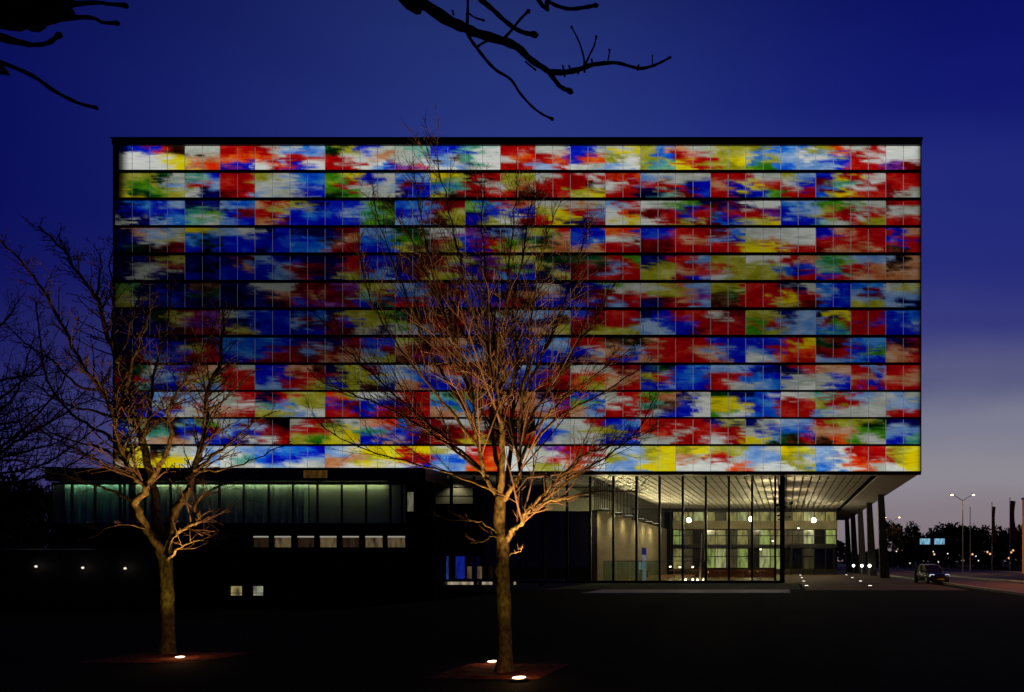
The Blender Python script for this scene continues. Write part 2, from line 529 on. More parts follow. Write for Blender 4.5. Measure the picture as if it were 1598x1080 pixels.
def facade_material():
    m = bpy.data.materials.new('coloured_relief_glass')
    m.use_nodes = True
    nd, lk = m.node_tree.nodes, m.node_tree.links
    b = nd['Principled BSDF']
    b.inputs['Base Color'].default_value = (0.02, 0.02, 0.025, 1)
    b.inputs['Roughness'].default_value = 0.22
    b.inputs['Specular IOR Level'].default_value = 0.3
    a1 = N(nd, 'ShaderNodeAttribute', attribute_name='tint_a')
    a2 = N(nd, 'ShaderNodeAttribute', attribute_name='tint_b')
    g = nd.new('ShaderNodeNewGeometry')
    mp1 = nd.new('ShaderNodeMapping')
    mp1.inputs['Scale'].default_value = (0.6, 0.0, 4.6)
    lk.new(g.outputs['Position'], mp1.inputs[0])
    n1 = nd.new('ShaderNodeTexNoise')
    n1.inputs['Scale'].default_value = 1.0
    n1.inputs['Detail'].default_value = 3.5
    n1.inputs['Roughness'].default_value = 0.52
    n1.inputs['Distortion'].default_value = 0.35
    lk.new(mp1.outputs[0], n1.inputs['Vector'])
    mr = nd.new('ShaderNodeMapRange')
    mr.interpolation_type = 'SMOOTHSTEP'
    mr.inputs['From Min'].default_value = 0.40
    mr.inputs['From Max'].default_value = 0.62
    lk.new(n1.outputs['Fac'], mr.inputs['Value'])
    mx = N(nd, 'ShaderNodeMixRGB')
    lk.new(mr.outputs[0], mx.inputs[0])
    lk.new(a1.outputs['Color'], mx.inputs[1])
    lk.new(a2.outputs['Color'], mx.inputs[2])
    # fine horizontal relief lines of the cast glass
    mp2 = nd.new('ShaderNodeMapping')
    mp2.inputs['Scale'].default_value = (0.9, 0.0, 14.0)
    lk.new(g.outputs['Position'], mp2.inputs[0])
    n2 = nd.new('ShaderNodeTexNoise')
    n2.inputs['Scale'].default_value = 1.0
    n2.inputs['Detail'].default_value = 4
    lk.new(mp2.outputs[0], n2.inputs['Vector'])
    mr2 = nd.new('ShaderNodeMapRange')
    mr2.inputs['From Min'].default_value = 0.3
    mr2.inputs['From Max'].default_value = 0.7
    mr2.inputs['To Min'].default_value = 0.78
    mr2.inputs['To Max'].default_value = 1.16
    lk.new(n2.outputs['Fac'], mr2.inputs['Value'])
    mul = N(nd, 'ShaderNodeMixRGB', blend_type='MULTIPLY')
    mul.inputs[0].default_value = 1
    gam = nd.new('ShaderNodeGamma')
    lk.new(mx.outputs[0], gam.inputs[0])
    lk.new(gam.outputs[0], mul.inputs[1])
    lk.new(mr2.outputs[0], mul.inputs[2])
    mp3 = nd.new('ShaderNodeMapping')
    mp3.inputs['Scale'].default_value = (0.55, 0.0, 1.1)
    mp3.inputs['Location'].default_value = (7.3, 0, 2.1)
    lk.new(g.outputs['Position'], mp3.inputs[0])
    n3 = nd.new('ShaderNodeTexNoise')
    n3.inputs['Scale'].default_value = 1.0
    n3.inputs['Detail'].default_value = 5
    n3.inputs['Roughness'].default_value = 0.6
    lk.new(mp3.outputs[0], n3.inputs['Vector'])
    mr3 = nd.new('ShaderNodeMapRange')
    mr3.inputs['From Min'].default_value = 0.34
    mr3.inputs['From Max'].default_value = 0.60
    mr3.inputs['To Min'].default_value = 2.3
    mr3.inputs['To Max'].default_value = 0.82
    lk.new(n3.outputs['Fac'], mr3.inputs['Value'])
    mul3 = N(nd, 'ShaderNodeMixRGB', blend_type='MULTIPLY')
    mul3.inputs[0].default_value = 1
    lk.new(mul.outputs[0], mul3.inputs[1])
    lk.new(mr3.outputs[0], gam.inputs[1])
    lk.new(a1.outputs['Alpha'], mul3.inputs[2])
    lk.new(mul3.outputs[0], b.inputs['Emission Color'])
    b.inputs['Emission Strength'].default_value = 1.0
    bp = nd.new('ShaderNodeBump')
    bp.inputs['Strength'].default_value = 0.4
    bp.inputs['Distance'].default_value = 0.01
    lk.new(n2.outputs['Fac'], bp.inputs['Height'])
    lk.new(bp.outputs[0], b.inputs['Normal'])
    return m
M_facade = facade_material()
GX, GZ = 5, 8

def pane_geo(r, c):
    x0, x1 = P(178.95 + 27.352 * c, 0, FY).x + 0.02, P(178.95 + 27.352 * (c + 1), 0, FY).x - 0.02
    z1, z0 = zpx(ROWT[r]), zpx(ROWB[r])
    pts, ca, cb, faces = [], [], [], []
    br = ROWBR[r]
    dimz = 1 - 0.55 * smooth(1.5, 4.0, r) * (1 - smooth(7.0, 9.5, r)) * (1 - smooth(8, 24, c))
    for j in range(GZ + 1):
        for i in range(GX + 1):
            fx, fz = i / GX, j / GZ
            pts.append((x0 + (x1 - x0) * fx, FY, z1 + (z0 - z1) * fz))
            cf, rf = c + 0.02 + 0.96 * fx, fz * 3
            A = samp(cf, rf, r, 1.3)
            B = samp(cf, rf, r, 23.7)
            edge = 1.0
            if c == 0:
                edge = smooth(0.25, 0.95, fx) if r < 2 else 0.35 + 0.5 * fx
            if c == 45:
                edge = 1 - 0.8 * smooth(0.72, 1.0, fx)
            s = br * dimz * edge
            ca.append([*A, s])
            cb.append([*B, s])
    W_ = GX + 1
    for j in range(GZ):
        for i in range(GX):
            faces.append((j * W_ + i, (j + 1) * W_ + i, (j + 1) * W_ + i + 1, j * W_ + i + 1))
    # thickness
    b = len(pts)
    cor = [0, GX, GZ * W_ + GX, GZ * W_]
    for k in cor:
        p = pts[k]
        pts.append((p[0], FY + 0.03, p[2]))
        ca.append([0.01, 0.01, 0.01, 0.3])
        cb.append([0.01, 0.01, 0.01, 0.3])
    faces += [(b, b + 1, b + 2, b + 3)]
    for k in range(4):
        k2 = (k + 1) % 4
        faces.append((cor[k], cor[k2], b + k2, b + k))
    return pts, faces, ca, cb

def pane_mesh(name, geos):
    off = Vector(geos[0][0][0]) if len(geos) == 1 else Vector((XL, FY, ZSOF))
    V, Fc, A, B = [], [], [], []
    for pts, faces, ca, cb in geos:
        b = len(V)
        V += [(p[0] - off.x, p[1] - off.y, p[2] - off.z) for p in pts]
        Fc += [tuple(b + i for i in f) for f in faces]
        A += ca
        B += cb
    me = bpy.data.meshes.new(name)
    me.from_pydata(V, [], Fc)
    for nm, data in (('tint_a', A), ('tint_b', B)):
        at = me.color_attributes.new(nm, 'FLOAT_COLOR', 'POINT')
        at.data.foreach_set('color', [x for cc in data for x in cc])
    me.materials.append(M_facade)
    o = bpy.data.objects.new(name, me)
    C.objects.link(o)
    o.parent = bld
    o.location = off - wpos(bld)
    _w[o.name] = off
    return o

rest = []
for r in range(12):
    for c in range(46):
        g = pane_geo(r, c)
        if c >= 21:
            pane_mesh('glass_panel', [g])
        else:
            rest.append(g)
tag(pane_mesh('glass_panel_field', rest), kind='stuff')

M_back = emit_mat('backlight', (0.95, 1.0, 1.0), 0.15)
for r in range(12):
    MB().box(XL + 0.9, XR - 0.2, FY + 0.10, FY + 0.14, zpx(ROWB[r]) + 0.02, zpx(ROWT[r]) - 0.02).build('light_panel', emit_mat('backlight_row', (0.92, 0.98, 1.0), 0.42 * ROWBR[r]), bld)
for r in range(13):
    zb, zt = (zpx(ROWT[r]) , zpx(ROWB[r - 1])) if 0 < r < 12 else ((zpx(227.6), ZTOP) if r == 0 else (zpx(741), zpx(736)))
    if r == 0:
        MB().box(XL - 0.05, XR + 0.05, FY - 0.16, FY + 0.6, zb, zt).build('parapet', M_black, bld)
        MB().box(XL - 0.12, XR + 0.12, FY - 0.22, FY + 0.7, zt + 0.002, zt + 0.05).build('parapet_cap', M_frame, bld)
    else:
        MB().box(XL, XR, FY - 0.10, FY + 0.20, zb + 0.005, zt - 0.005).build('rail', M_black, bld)
# body of the box behind the glass
MB().box(XL + 0.02, XR - 0.02, FY + 0.2, FY + 0.5, ZSOF + 0.3, ZTOP - 0.3).build('back_wall', M_dark_wall, bld)
MB().box(XL, XR, FY + 0.5, BACK, ZSOF + 0.75, ZTOP - 0.25).build('upper_volume', M_dark_wall, bld)
MB().box(XL - 0.02, XL + 0.04, FY - 0.11, FY + 0.2, ZSOF, ZTOP - 0.3).build('corner_trim', M_black, bld)
MB().box(XR - 0.04, XR + 0.02, FY - 0.11, FY + 0.2, ZSOF, ZTOP - 0.3).build('corner_trim', M_black, bld)
# soffit: plain border, then long ceiling strips with open joints and thin cross battens
GLY = 48.8                       # curtain wall plane
BW = 79.5                        # back facade of the hall
WX = P(925, 0, GLY).x            # brick wall plane
MB().box(XL, XR, FY - 0.02, GLY - 0.10, ZSOF, ZSOF + 0.12).build('soffit_edge', M_soffit, bld)
SX1 = P(1371, 0, GLY).x
MB().box(SX1, XR, GLY - 0.09, BACK, ZSOF + 0.002, ZSOF + 0.12).build('soffit_border', M_soffit, bld)
MB().box(XL, SX1 - 0.01, GLY - 0.09, BACK, ZSOF + 0.5, ZSOF + 0.6).build('ceiling_void', M_black, bld)
sx = -25.6
while sx + 0.6 < SX1:
    MB().box(sx + 0.065, sx + 0.54, GLY - 0.05, BW - 0.1, ZSOF + 0.02, ZSOF + 0.06).build('ceiling_strip', M_ceil, bld)
    sx += 0.612
for k in range(34):
    y = GLY + 0.5 + k * 0.9
    MB().box(-25.6, SX1 - 0.02, y, y + 0.08, ZSOF + 0.0, ZSOF + 0.018).build('cross_batten', M_batten, bld)

# curtain wall mullions, transoms, panes
mull_u = [921 - 36.2 * k for k in range(7, 0, -1)] + [921 + 36.1 * k for k in range(0, 9)]
ZB = zpx(906, GLY)
prev = None
for u in mull_u:
    x = P(u, 0, GLY).x
    MB().box(x - 0.075, x + 0.075, GLY - 0.05, GLY + 0.16, ZB, ZSOF - 0.001).build('mullion', M_frame, bld)
    if prev is not None:
        MB().box(prev + 0.076, x - 0.076, GLY + 0.03, GLY + 0.045, ZB + 0.02, ZSOF - 0.02).build('glass_pane', M_glass, bld)
    prev = x
MB().box(P(1217, 0, GLY).x, P(1225, 0, GLY).x - 0.02, GLY - 0.08, GLY + 0.5, 0.021, ZSOF - 0.001).build('corner_column', M_frame, bld)
xl0 = P(mull_u[0], 0, GLY).x
MB().box(xl0 - 0.1, -0.40, GLY - 0.12, GLY + 0.2, 0.0, ZB - 0.002).build('plinth', M_dark_wall, bld)
for v in (760, 774):
    MB().box(P(mull_u[0], 0, GLY).x, P(920, 0, GLY).x - 0.08, GLY + 0.17, GLY + 0.21, zpx(v, GLY) - 0.04, zpx(v, GLY) + 0.04).build('transom', M_frame, bld)
MB().box(-0.36, 0.0, GLY + 0.55, BW - 0.3, ZSOF - 0.35, ZSOF - 0.002).build('ceiling_beam', M_frame, bld)
# side glazing of the hall
yy = GLY + 0.55
k = 0
while yy < BW - 3:
    MB().box(-0.20, -0.185, yy + 0.06, yy + 2.9, 0.05, ZSOF - 0.36).build('glass_pane', M_glass, bld)
    MB().box(-0.26, -0.12, yy + 2.92, yy + 3.04, 0.021, ZSOF - 0.352).build('mullion', M_frame, bld)
    yy += 3.06
# hall floor
MB().box(WX, -0.42, GLY + 0.22, BW, -0.02, 0.06).build('hall_floor', M_floor, bld)
MB().box(-26, WX - 0.42, GLY + 0.22, BW, -0.02, 0.055).build('hall_floor', mat('dark_floor', (0.05, 0.04, 0.035), 0.4, noise=0.2), bld)
# brick volume: lit side wall and dark front
zw = zpx(794.5, GLY)
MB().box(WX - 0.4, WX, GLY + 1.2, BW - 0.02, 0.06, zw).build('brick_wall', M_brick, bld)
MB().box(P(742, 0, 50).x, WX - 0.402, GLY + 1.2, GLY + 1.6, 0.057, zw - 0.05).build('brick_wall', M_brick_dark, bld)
# slatted screen above the brick wall
for k in range(56):
    y = GLY + 1.3 + k * 0.52
    MB().box(WX - 0.24, WX - 0.18, y, y + 0.07, zw + 0.002, ZSOF - 0.002).build('slat', M_batten, bld)
MB().box(WX - 4.2, WX - 4.1, GLY + 1.7, BW - 0.1, zw - 0.3, ZSOF - 0.002).build('upper_wall', M_inner, bld)
MB().box(P(742, 0, 50).x, WX - 0.42, GLY + 1.62, BW - 0.1, zw - 0.35, zw - 0.2).build('upper_floor', M_inner, bld)
for i, (x, y) in enumerate(((-20.5, 51.2), (-17.0, 51.2), (-14.9, 53.0))):  # added lamps that brighten the ceiling left of the brick wall
    t = thing('roof_fill_light', (x, y, zw - 0.198), '%s small added fill light on top of the dark brick volume' % ('left', 'middle', 'right')[i], 'uplight', 'added fill lights on the brick volume')
    MB().lathe((x, y, zw - 0.198), [(0.14, 0), (0.16, 0.04), (0.12, 0.10)], 10).build('disc', M_black, t)
    lamp('uplight_source', (x, y, zw + 0.02), 'SPOT', 45, (1.0, 0.84, 0.62), t, aim=(x, y, zw + 3), spot_size=R(150), spot_blend=0.8, shadow_soft_size=0.15)

# back facade of the hall
zb = lambda v: zpx(v, BW)
MB().box(-26, 6.1, BW - 0.25, BW + 0.3, zb(799), ZSOF + 0.3).build('beam', M_frame, bld)
MB().box(-13, 6.1, BW - 0.4, BW + 0.2, zb(826), zb(813)).build('beam', mat('tan_band', (0.33, 0.29, 0.17), 0.7, noise=0.3, nscale=1), bld)
MB().box(-13, 6.1, BW - 0.5, BW + 0.2, zb(855), zb(850)).build('beam', M_frame, bld)
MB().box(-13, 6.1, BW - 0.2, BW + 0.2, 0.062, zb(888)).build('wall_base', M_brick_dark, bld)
def lit_mat(name, c, s):
    m = bpy.data.materials.new(name)
    m.use_nodes = True
    nd, lk = m.node_tree.nodes, m.node_tree.links
    b = nd['Principled BSDF']
    b.inputs['Base Color'].default_value = (0.05, 0.05, 0.04, 1)
    b.inputs['Roughness'].default_value = 0.15
    g = nd.new('ShaderNodeNewGeometry')
    mp_ = nd.new('ShaderNodeMapping')
    mp_.inputs['Scale'].default_value = (3.2, 1, 0.8)
    lk.new(g.outputs['Position'], mp_.inputs[0])
    nz = nd.new('ShaderNodeTexNoise')
    nz.inputs['Scale'].default_value = 1.0
    nz.inputs['Detail'].default_value = 4
    lk.new(mp_.outputs[0], nz.inputs['Vector'])
    rp = ramp(nd, [(0.30, tuple(k * 0.10 for k in c)), (0.5, tuple(k * 0.6 for k in c)), (0.72, c)])
    lk.new(nz.outputs['Fac'], rp.inputs[0])
    lk.new(rp.outputs[0], b.inputs['Emission Color'])
    b.inputs['Emission Strength'].default_value = s
    return m
L_yel = lit_mat('lit_room_yellow', (0.88, 0.74, 0.24), 0.36)
L_grn = lit_mat('lit_room_green', (0.66, 0.78, 0.20), 0.50)
L_dim = lit_mat('lit_room_dim', (0.45, 0.34, 0.14), 0.12)
L_pal = lit_mat('lit_room_pale', (0.84, 0.84, 0.36), 0.58)
L_off = mat('dark_window', (0.02, 0.018, 0.014), 0.1)
rows = [(799, 813), (827, 850), (856, 888)]
u = 1030.0
wi = 0
pat_top = [L_yel, L_yel, L_yel, L_pal, L_yel, L_dim, L_yel, L_pal, L_yel, L_yel, L_yel, L_dim, L_yel, L_pal, L_yel, L_yel, L_yel]
pat_mid = [L_yel, L_grn, L_dim, L_off, L_yel, L_yel, L_dim, L_yel, L_dim, L_grn, L_yel, L_dim, L_dim, L_pal, L_off, L_grn, L_yel]
pat_low = [L_dim, L_yel, L_dim, L_off, L_grn, L_pal, L_dim, L_grn, L_off, L_pal, L_grn, L_off, L_off, L_dim, L_off, L_off, L_off]
while u < 1304:
    x0, x1 = P(u, 0, BW).x, P(u + 17.2, 0, BW).x
    for (va, vb), pt in zip(rows, (pat_top, pat_mid, pat_low)):
        w_ = MB().box(x0 + 0.05, x1 - 0.05, BW + 0.0, BW + 0.05, zb(vb) + 0.02, zb(va) - 0.02).build('window', pt[wi % 17], bld)
    MB().box(x0 - 0.045, x0 + 0.045, BW - 0.12, BW + 0.1, zb(888), zb(799)).build('mullion', M_frame, bld)
    u += 17.2
    wi += 1
for v in (836, 868.5):
    MB().box(-13, 6.1, BW - 0.08, BW - 0.02, zb(v) - 0.05, zb(v) + 0.05).build('transom', M_frame, bld)
MB().box(-46, -13.0, BW - 0.1, BW + 0.2, 0.06, zb(799)).build('back_wall', M_dark_wall, bld)
# dark revolving entrance under the back facade, on the portico side
en = thing('entrance_porch', (3.2, BW - 2.4, 0.02), 'dark box-shaped entrance porch at the back of the portico', 'entrance')
MB().box(0.6, 5.6, BW - 3.0, BW - 0.6, 3.0, 3.5).build('canopy', M_frame, en)
for x in (0.62, 1.9, 3.2, 4.5, 5.42):
    MB().box(x, x + 0.16, BW - 2.95, BW - 2.8, 0.021, 2.998).build('post', M_frame, en)
for x in (0.8, 2.08, 3.38, 4.68):
    MB().box(x, x + 1.06 if x < 4.6 else x + 0.72, BW - 2.90, BW - 2.88, 0.05, 2.97).build('glass_door', M_glass, en)
# side glazing going back behind the portico columns
for k in range(7):
    y = BW + 0.4 + k * 3.1
    MB().box(6.0, 6.1, y, y + 2.96, 0.021, ZSOF - 0.02).build('side_window', mat('dark_glass', (0.015, 0.014, 0.013), 0.06, spec=0.8), bld)
    MB().box(5.95, 6.18, y + 2.965, y + 3.095, 0.021, ZSOF - 0.02).build('mullion', M_frame, bld)
MB().box(-26, 6.0, BACK - 0.4, BACK, 0.0, ZSOF + 0.2).build('back_wall', M_dark_wall, bld)
# tapered leaning columns along the right edge
for k in range(5):
    y = 62.5 + 8.6 * k
    xt, xb = 8.75, 9.05
    MB().hexa([(xb - 0.36, y - 0.3, 0.021), (xb + 0.50, y - 0.3, 0.021), (xb + 0.50, y + 0.3, 0.021), (xb - 0.36, y + 0.3, 0.021),
               (xt - 0.26, y - 0.22, ZSOF), (xt + 0.30, y - 0.22, ZSOF), (xt + 0.30, y + 0.22, ZSOF), (xt - 0.26, y + 0.22, ZSOF)]).build('column', M_column, bld)

# ------------------------------------------------------------------ low wing on the left
wing = thing('low_wing', (-35.5, 46, -1.5), 'low dark wing with a strip of greenish lit glass under a flat roof', 'building wing')
WY = 44.0
x0, x1 = P(70, 0, WY).x, P(664, 0, WY).x
MB().box(x0, x1, WY, FY - 0.25, zpx(750, WY), zpx(729.8, WY)).build('roof_slab', M_black, wing)
MB().box(x0 - 0.35, x0 + 1.0, WY - 0.03, WY + 2, zpx(730.4, WY) + 0.02, zpx(729.2, WY) + 0.03).build('roof_edge', M_frame, wing)
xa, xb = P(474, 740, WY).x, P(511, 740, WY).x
MB().box(xa, xb, WY - 0.025, WY + 0.01, zpx(746, WY), zpx(734, WY)).build('amber_glow_patch', lit_mat('amber_glow', (0.9, 0.42, 0.06), 0.10), wing)  # orange reflection on the fascia, put in as a glowing patch
GY = 45.0
gx0, gx1 = P(82, 0, GY).x, P(628, 0, GY).x
zt, zbm = zpx(752, GY), zpx(816, GY)
for ua, ub, mm in ((84, 186, M_curtain_teal), (196, 470, M_curtain)):
    m = MB()
    xa, xb = P(ua, 0, GY).x, P(ub, 0, GY).x
    n = int((xb - xa) / 0.09)
    pr = []
    ph = 0
    for i in range(n + 1):
        ph += random.uniform(0.6, 1.5)
        pr.append((xa + (xb - xa) * i / n, GY + 0.62 + 0.09 * math.sin(ph)))
    for i in range(n + 1):
        m.v += [Vector((pr[i][0], pr[i][1], zbm)), Vector((pr[i][0], pr[i][1], zt - 0.05))]
    for i in range(n):
        m.f.append((2 * i, 2 * i + 2, 2 * i + 3, 2 * i + 1))
    m.build('curtain', mm, wing)
MB().box(P(471, 0, GY).x, gx1, GY + 0.72, GY + 0.80, zbm, zt).build('inner_wall', M_inner, wing)
MB().box(gx0, gx1, GY + 0.85, GY + 0.95, zbm, zt).build('inner_wall', M_dark_wall, wing)
MB().box(gx0, gx1, GY + 0.1, GY + 0.84, zbm - 0.06, zbm - 0.002).build('floor_slab', M_dark_wall, wing)
for k in range(15):
    u0 = 84 + k * 36.3
    if u0 + 35 > 618:
        break
    if not (186 < u0 + 18 < 200):
        MB().box(P(u0 + 1, 0, GY).x, P(u0 + 35, 0, GY).x, GY + 0.46, GY + 0.50, zt - 0.09, zt - 0.05).build('light_tube', E_tube, wing)
for u in [82, 112, 148, 187, 194, 226, 266, 304, 342, 380, 419, 457, 495, 533, 571, 609, 627]:
    x = P(u, 0, GY).x
    MB().box(x - 0.045, x + 0.045, GY - 0.03, GY + 0.08, zbm, zt - 0.001).build('mullion', M_frame, wing)
ul = [82, 112, 148, 187, 194, 226, 266, 304, 342, 380, 419, 457, 495, 533, 571, 609, 627]
for a_, b__ in zip(ul[:-1], ul[1:]):
    MB().box(P(a_, 0, GY).x + 0.05, P(b__, 0, GY).x - 0.05, GY + 0.01, GY + 0.022, zbm + 0.01, zt - 0.01).build('glass_pane', M_glass, wing)
# lower storey wall with small windows
lw0, lw1 = P(240, 0, GY).x, P(664, 0, GY).x
wu = [(393, 419), (426, 454), (462, 490), (497, 525), (532.5, 560), (568, 597), (603, 632)]
zA, zB_ = zpx(833, GY), zpx(854.5, GY)
MB().box(gx0, x1, GY, GY + 0.25, zA, zbm - 0.07).build('wall', M_dark_wall, wing)
MB().box(P(632, 0, GY).x + 0.05, x1, GY + 0.02, GY + 0.28, zbm - 0.07, zpx(750, WY) - 0.001).build('wall', M_dark_wall, wing)
MB().box(P(636, 0, GY).x, P(645, 0, GY).x, GY - 0.01, GY + 0.03, zpx(798, GY), zpx(768, GY)).build('narrow_window', lit_mat('lit_narrow', (0.75, 0.75, 0.45), 0.22), wing)
edges = [gx0] + [P(v, 0, GY).x for p in wu for v in p] + [x1]
for i in range(0, len(edges), 2):
    MB().box(edges[i], edges[i + 1], GY, GY + 0.25, zB_, zA - 0.002).build('wall_pier', M_dark_wall, wing)
L_win = lit_mat('lit_blind', (0.72, 0.52, 0.24), 0.19)
L_win2 = lit_mat('lit_blind_dim', (0.35, 0.20, 0.08), 0.07)
for i, (ua, ub) in enumerate(wu):
    xa, xb = P(ua, 0, GY).x, P(ub, 0, GY).x
    w_ = MB().box(xa + 0.01, xb - 0.01, GY + 0.16, GY + 0.2, zB_ + 0.02, zA - 0.25).build('window', (L_win2, L_win, L_win2, L_win, L_win2, L_win, L_win)[i], wing)
    MB().box(xa + 0.01, xb - 0.01, GY + 0.12, GY + 0.158, zA - 0.24, zA - 0.15).build('lit_head', emit_mat('window_light', (0.95, 0.88, 0.72), 0.32), w_)
zC, zD = zpx(914.5, GY), zpx(930, GY)
MB().box(gx0, x1, GY, GY + 0.25, zC, zB_ - 0.002).build('wall', M_dark_wall, wing)
we = [gx0] + [P(v, 0, GY).x for v in (357, 377.5, 392, 410.5)] + [x1]
for i in range(0, 6, 2):
    MB().box(we[i], we[i + 1], GY, GY + 0.25, zD, zC - 0.002).build('wall_pier', M_dark_wall, wing)
MB().box(gx0, x1, GY, GY + 0.25, -1.6, zD - 0.002).build('wall', M_dark_wall, wing)
MB().box(gx0, x1, GY + 0.26, FY - 0.3, -1.6, zbm - 0.08).build('core', M_dark_wall, wing)
for ua, ub, c in ((357, 377.5, (0.95, 0.78, 0.30)), (392, 410.5, (0.85, 0.90, 0.62))):
    w_ = MB().box(P(ua, 0, GY).x + 0.01, P(ub, 0, GY).x - 0.01, GY + 0.17, GY + 0.21, zD + 0.02, zC - 0.02).build('window', lit_mat('lit_basement', c, 0.42), wing)
    MB().box(P(ua, 0, GY).x + 0.01, P(ub, 0, GY).x - 0.01, GY + 0.13, GY + 0.165, zD + 0.16, zD + 0.2).build('glazing_bar', M_frame, w_)

MB().box(-30, P(742, 0, 50).x - 0.01, 51.4, 51.7, -1.6, ZSOF - 0.01).build('rear_wall', M_dark_wall, wing)
MB().box(gx0 - 0.02, gx0 + 0.06, GY + 0.1, FY - 0.3, zbm, zt).build('end_wall', M_dark_wall, wing)
MB().box(gx0, gx1, GY + 0.20, GY + 0.225, zt - 0.17, zt - 0.005).build('tube_shield', M_frame, wing)  # added strip that hides the bare tubes and leaves only their glow
MB().box(P(680, 0, 50.6).x, P(741, 0, 50.6).x, 50.6, 50.7, zpx(786, 50.6), zpx(745, 50.6)).build('inner_wall', M_inner, wing)
lamp('bay_fill_light', (P(705, 0, 50).x, 50.0, ZSOF - 0.25), 'SPOT', 40, (1.0, 0.82, 0.6), wing, aim=(P(712, 0, 50).x, 50.6, 4.0), spot_size=R(130), spot_blend=0.8, shadow_soft_size=0.1)  # added lamp without a fitting, lights the beige panel
# recessed bay between wing and hall
bay = thing('recessed_walkway', (-21, 49, 0), 'dark recessed walkway between the low wing and the glazed hall', 'walkway')
BX0, BX1 = P(612, 0, 46.5).x, P(880, 0, 46.5).x
MB().box(BX0, BX1, 46.4, 46.7, zpx(907, 46.5), zpx(904.6, 46.5)).build('handrail', M_steel, bay)
MB().box(BX0, BX1, 46.3, 46.8, -0.06, zpx(913, 46.5)).build('walkway_kerb', M_dark_wall, bay)
for u in (644, 693, 743, 797, 845):
    MB().box(P(u - 2.5, 0, 46.5).x, P(u + 2.5, 0, 46.5).x, 46.35, 46.75, zpx(913, 46.5) + 0.001, zpx(907, 46.5) - 0.001).build('rail_post', M_black, bay)
E_low = lit_mat('walkway_light', (0.95, 0.78, 0.50), 0.5)
for ua, ub in ((628, 640), (648, 660), (676, 690), (697, 740), (752, 768), (799, 805)):
    MB().box(P(ua, 0, 46.9).x, P(ub, 0, 46.9).x, 46.9, 46.93, zpx(912.5, 46.9), zpx(908, 46.9)).build('strip_light', E_low, bay)
for i, (ua, ub, va, vb, c, s) in enumerate(((690, 696, 874, 904, (0.35, 0.55, 0.40), 0.20), (696, 699.5, 868, 904, (0.06, 0.16, 0.75), 0.40), (711, 725, 868, 903, (0.02, 0.05, 0.85), 0.34))):
    o = MB().box(P(ua, 0, 47.6).x, P(ub, 0, 47.6).x, 47.6, 47.64, zpx(vb, 47.6), zpx(va, 47.6)).build('display_banner', lit_mat('banner_%d' % i, c, s), None,
        ('pale green lit display strip beside the narrow blue strip under the facade', 'narrow light blue lit display strip behind the walkway rail', 'wide deep blue lit display banner behind the walkway rail')[i], 'banner')
for u in (668, 676, 732, 748):
    MB().box(P(u - 3, 0, 47.9).x, P(u + 3, 0, 47.9).x, 47.9, 48.0, zpx(903, 47.9), zpx(884, 47.9)).build('lit_niche', lit_mat('niche_glow', (0.8, 0.52, 0.25), 0.16), bay)

# ------------------------------------------------------------------ hall lamps and fittings
def floodlight(loc, label, grp='floodlights'):
    t = thing('floodlight', loc, label, 'floodlight', grp)
    loc = Vector(loc)
    MB().tube([loc + Vector((0, 0, 0.30)), Vector((loc.x, loc.y, ZSOF + 0.02))], 0.03, 6).build('rod', M_frame, t)
    MB().lathe(loc, [(0.12, 0.34), (0.2, 0.30), (0.2, 0.24), (0.1, 0.22)], 12).build('housing', M_frame, t)
    MB().sphere(loc, 0.22, 12, 8).build('globe', E_flood, t, smooth_=True)
    return t
floodlight(P(1075, 812, 70), 'bright hanging floodlight in the hall, left of the pair')
floodlight(P(1172, 810, 70), 'bright hanging floodlight in the hall, right of the pair')
floodlight(P(1270, 812, 72), 'bright hanging floodlight over the open portico')
wl_u = [(944, 797.5), (965.5, 803), (982, 807.5), (1001, 812), (1012, 816), (1023, 819)]
for i, (u, v) in enumerate(wl_u):
    y = -WX * F / (VPX - u) if False else (WX + 0.55) * F / (u - VPX)
    p = Vector((WX + 0.55, y, zpx(v, y)))
    t = thing('wall_uplight', p, '%s black disc uplight along the top of the tan brick wall' % ('nearest', 'second nearest', 'third nearest', 'fourth nearest', 'fifth nearest', 'farthest')[i], 'uplight', 'uplights along the brick wall')
    MB().lathe(p, [(0.42, 0.0), (0.45, 0.04), (0.45, 0.10), (0.40, 0.12)], 14).build('disc', M_black, t)
    MB().box(p.x - 0.56, p.x - 0.40, p.y - 0.04, p.y + 0.04, p.z + 0.02, p.z + 0.08).build('bracket', M_black, t)
    MB().lathe(p, [(0.34, 0.122), (0.34, 0.13)], 14).build('lens', emit_mat('uplight_lens', (1.0, 0.90, 0.66), 4), t)
    lamp('uplight_source', p + Vector((0.0, 0, 0.2)), 'SPOT', 1000, (1.0, 0.83, 0.48), t, aim=p + Vector((4.0, 0, 3.0)), spot_size=R(160), spot_blend=0.9, shadow_soft_size=0.3)
    lamp('wall_wash', p + Vector((0.3, 0, -0.1)), 'SPOT', 300, (1.0, 0.80, 0.42), t, aim=p + Vector((-0.6, 0, -3.0)), spot_size=R(150), spot_blend=1.0, shadow_soft_size=0.2)
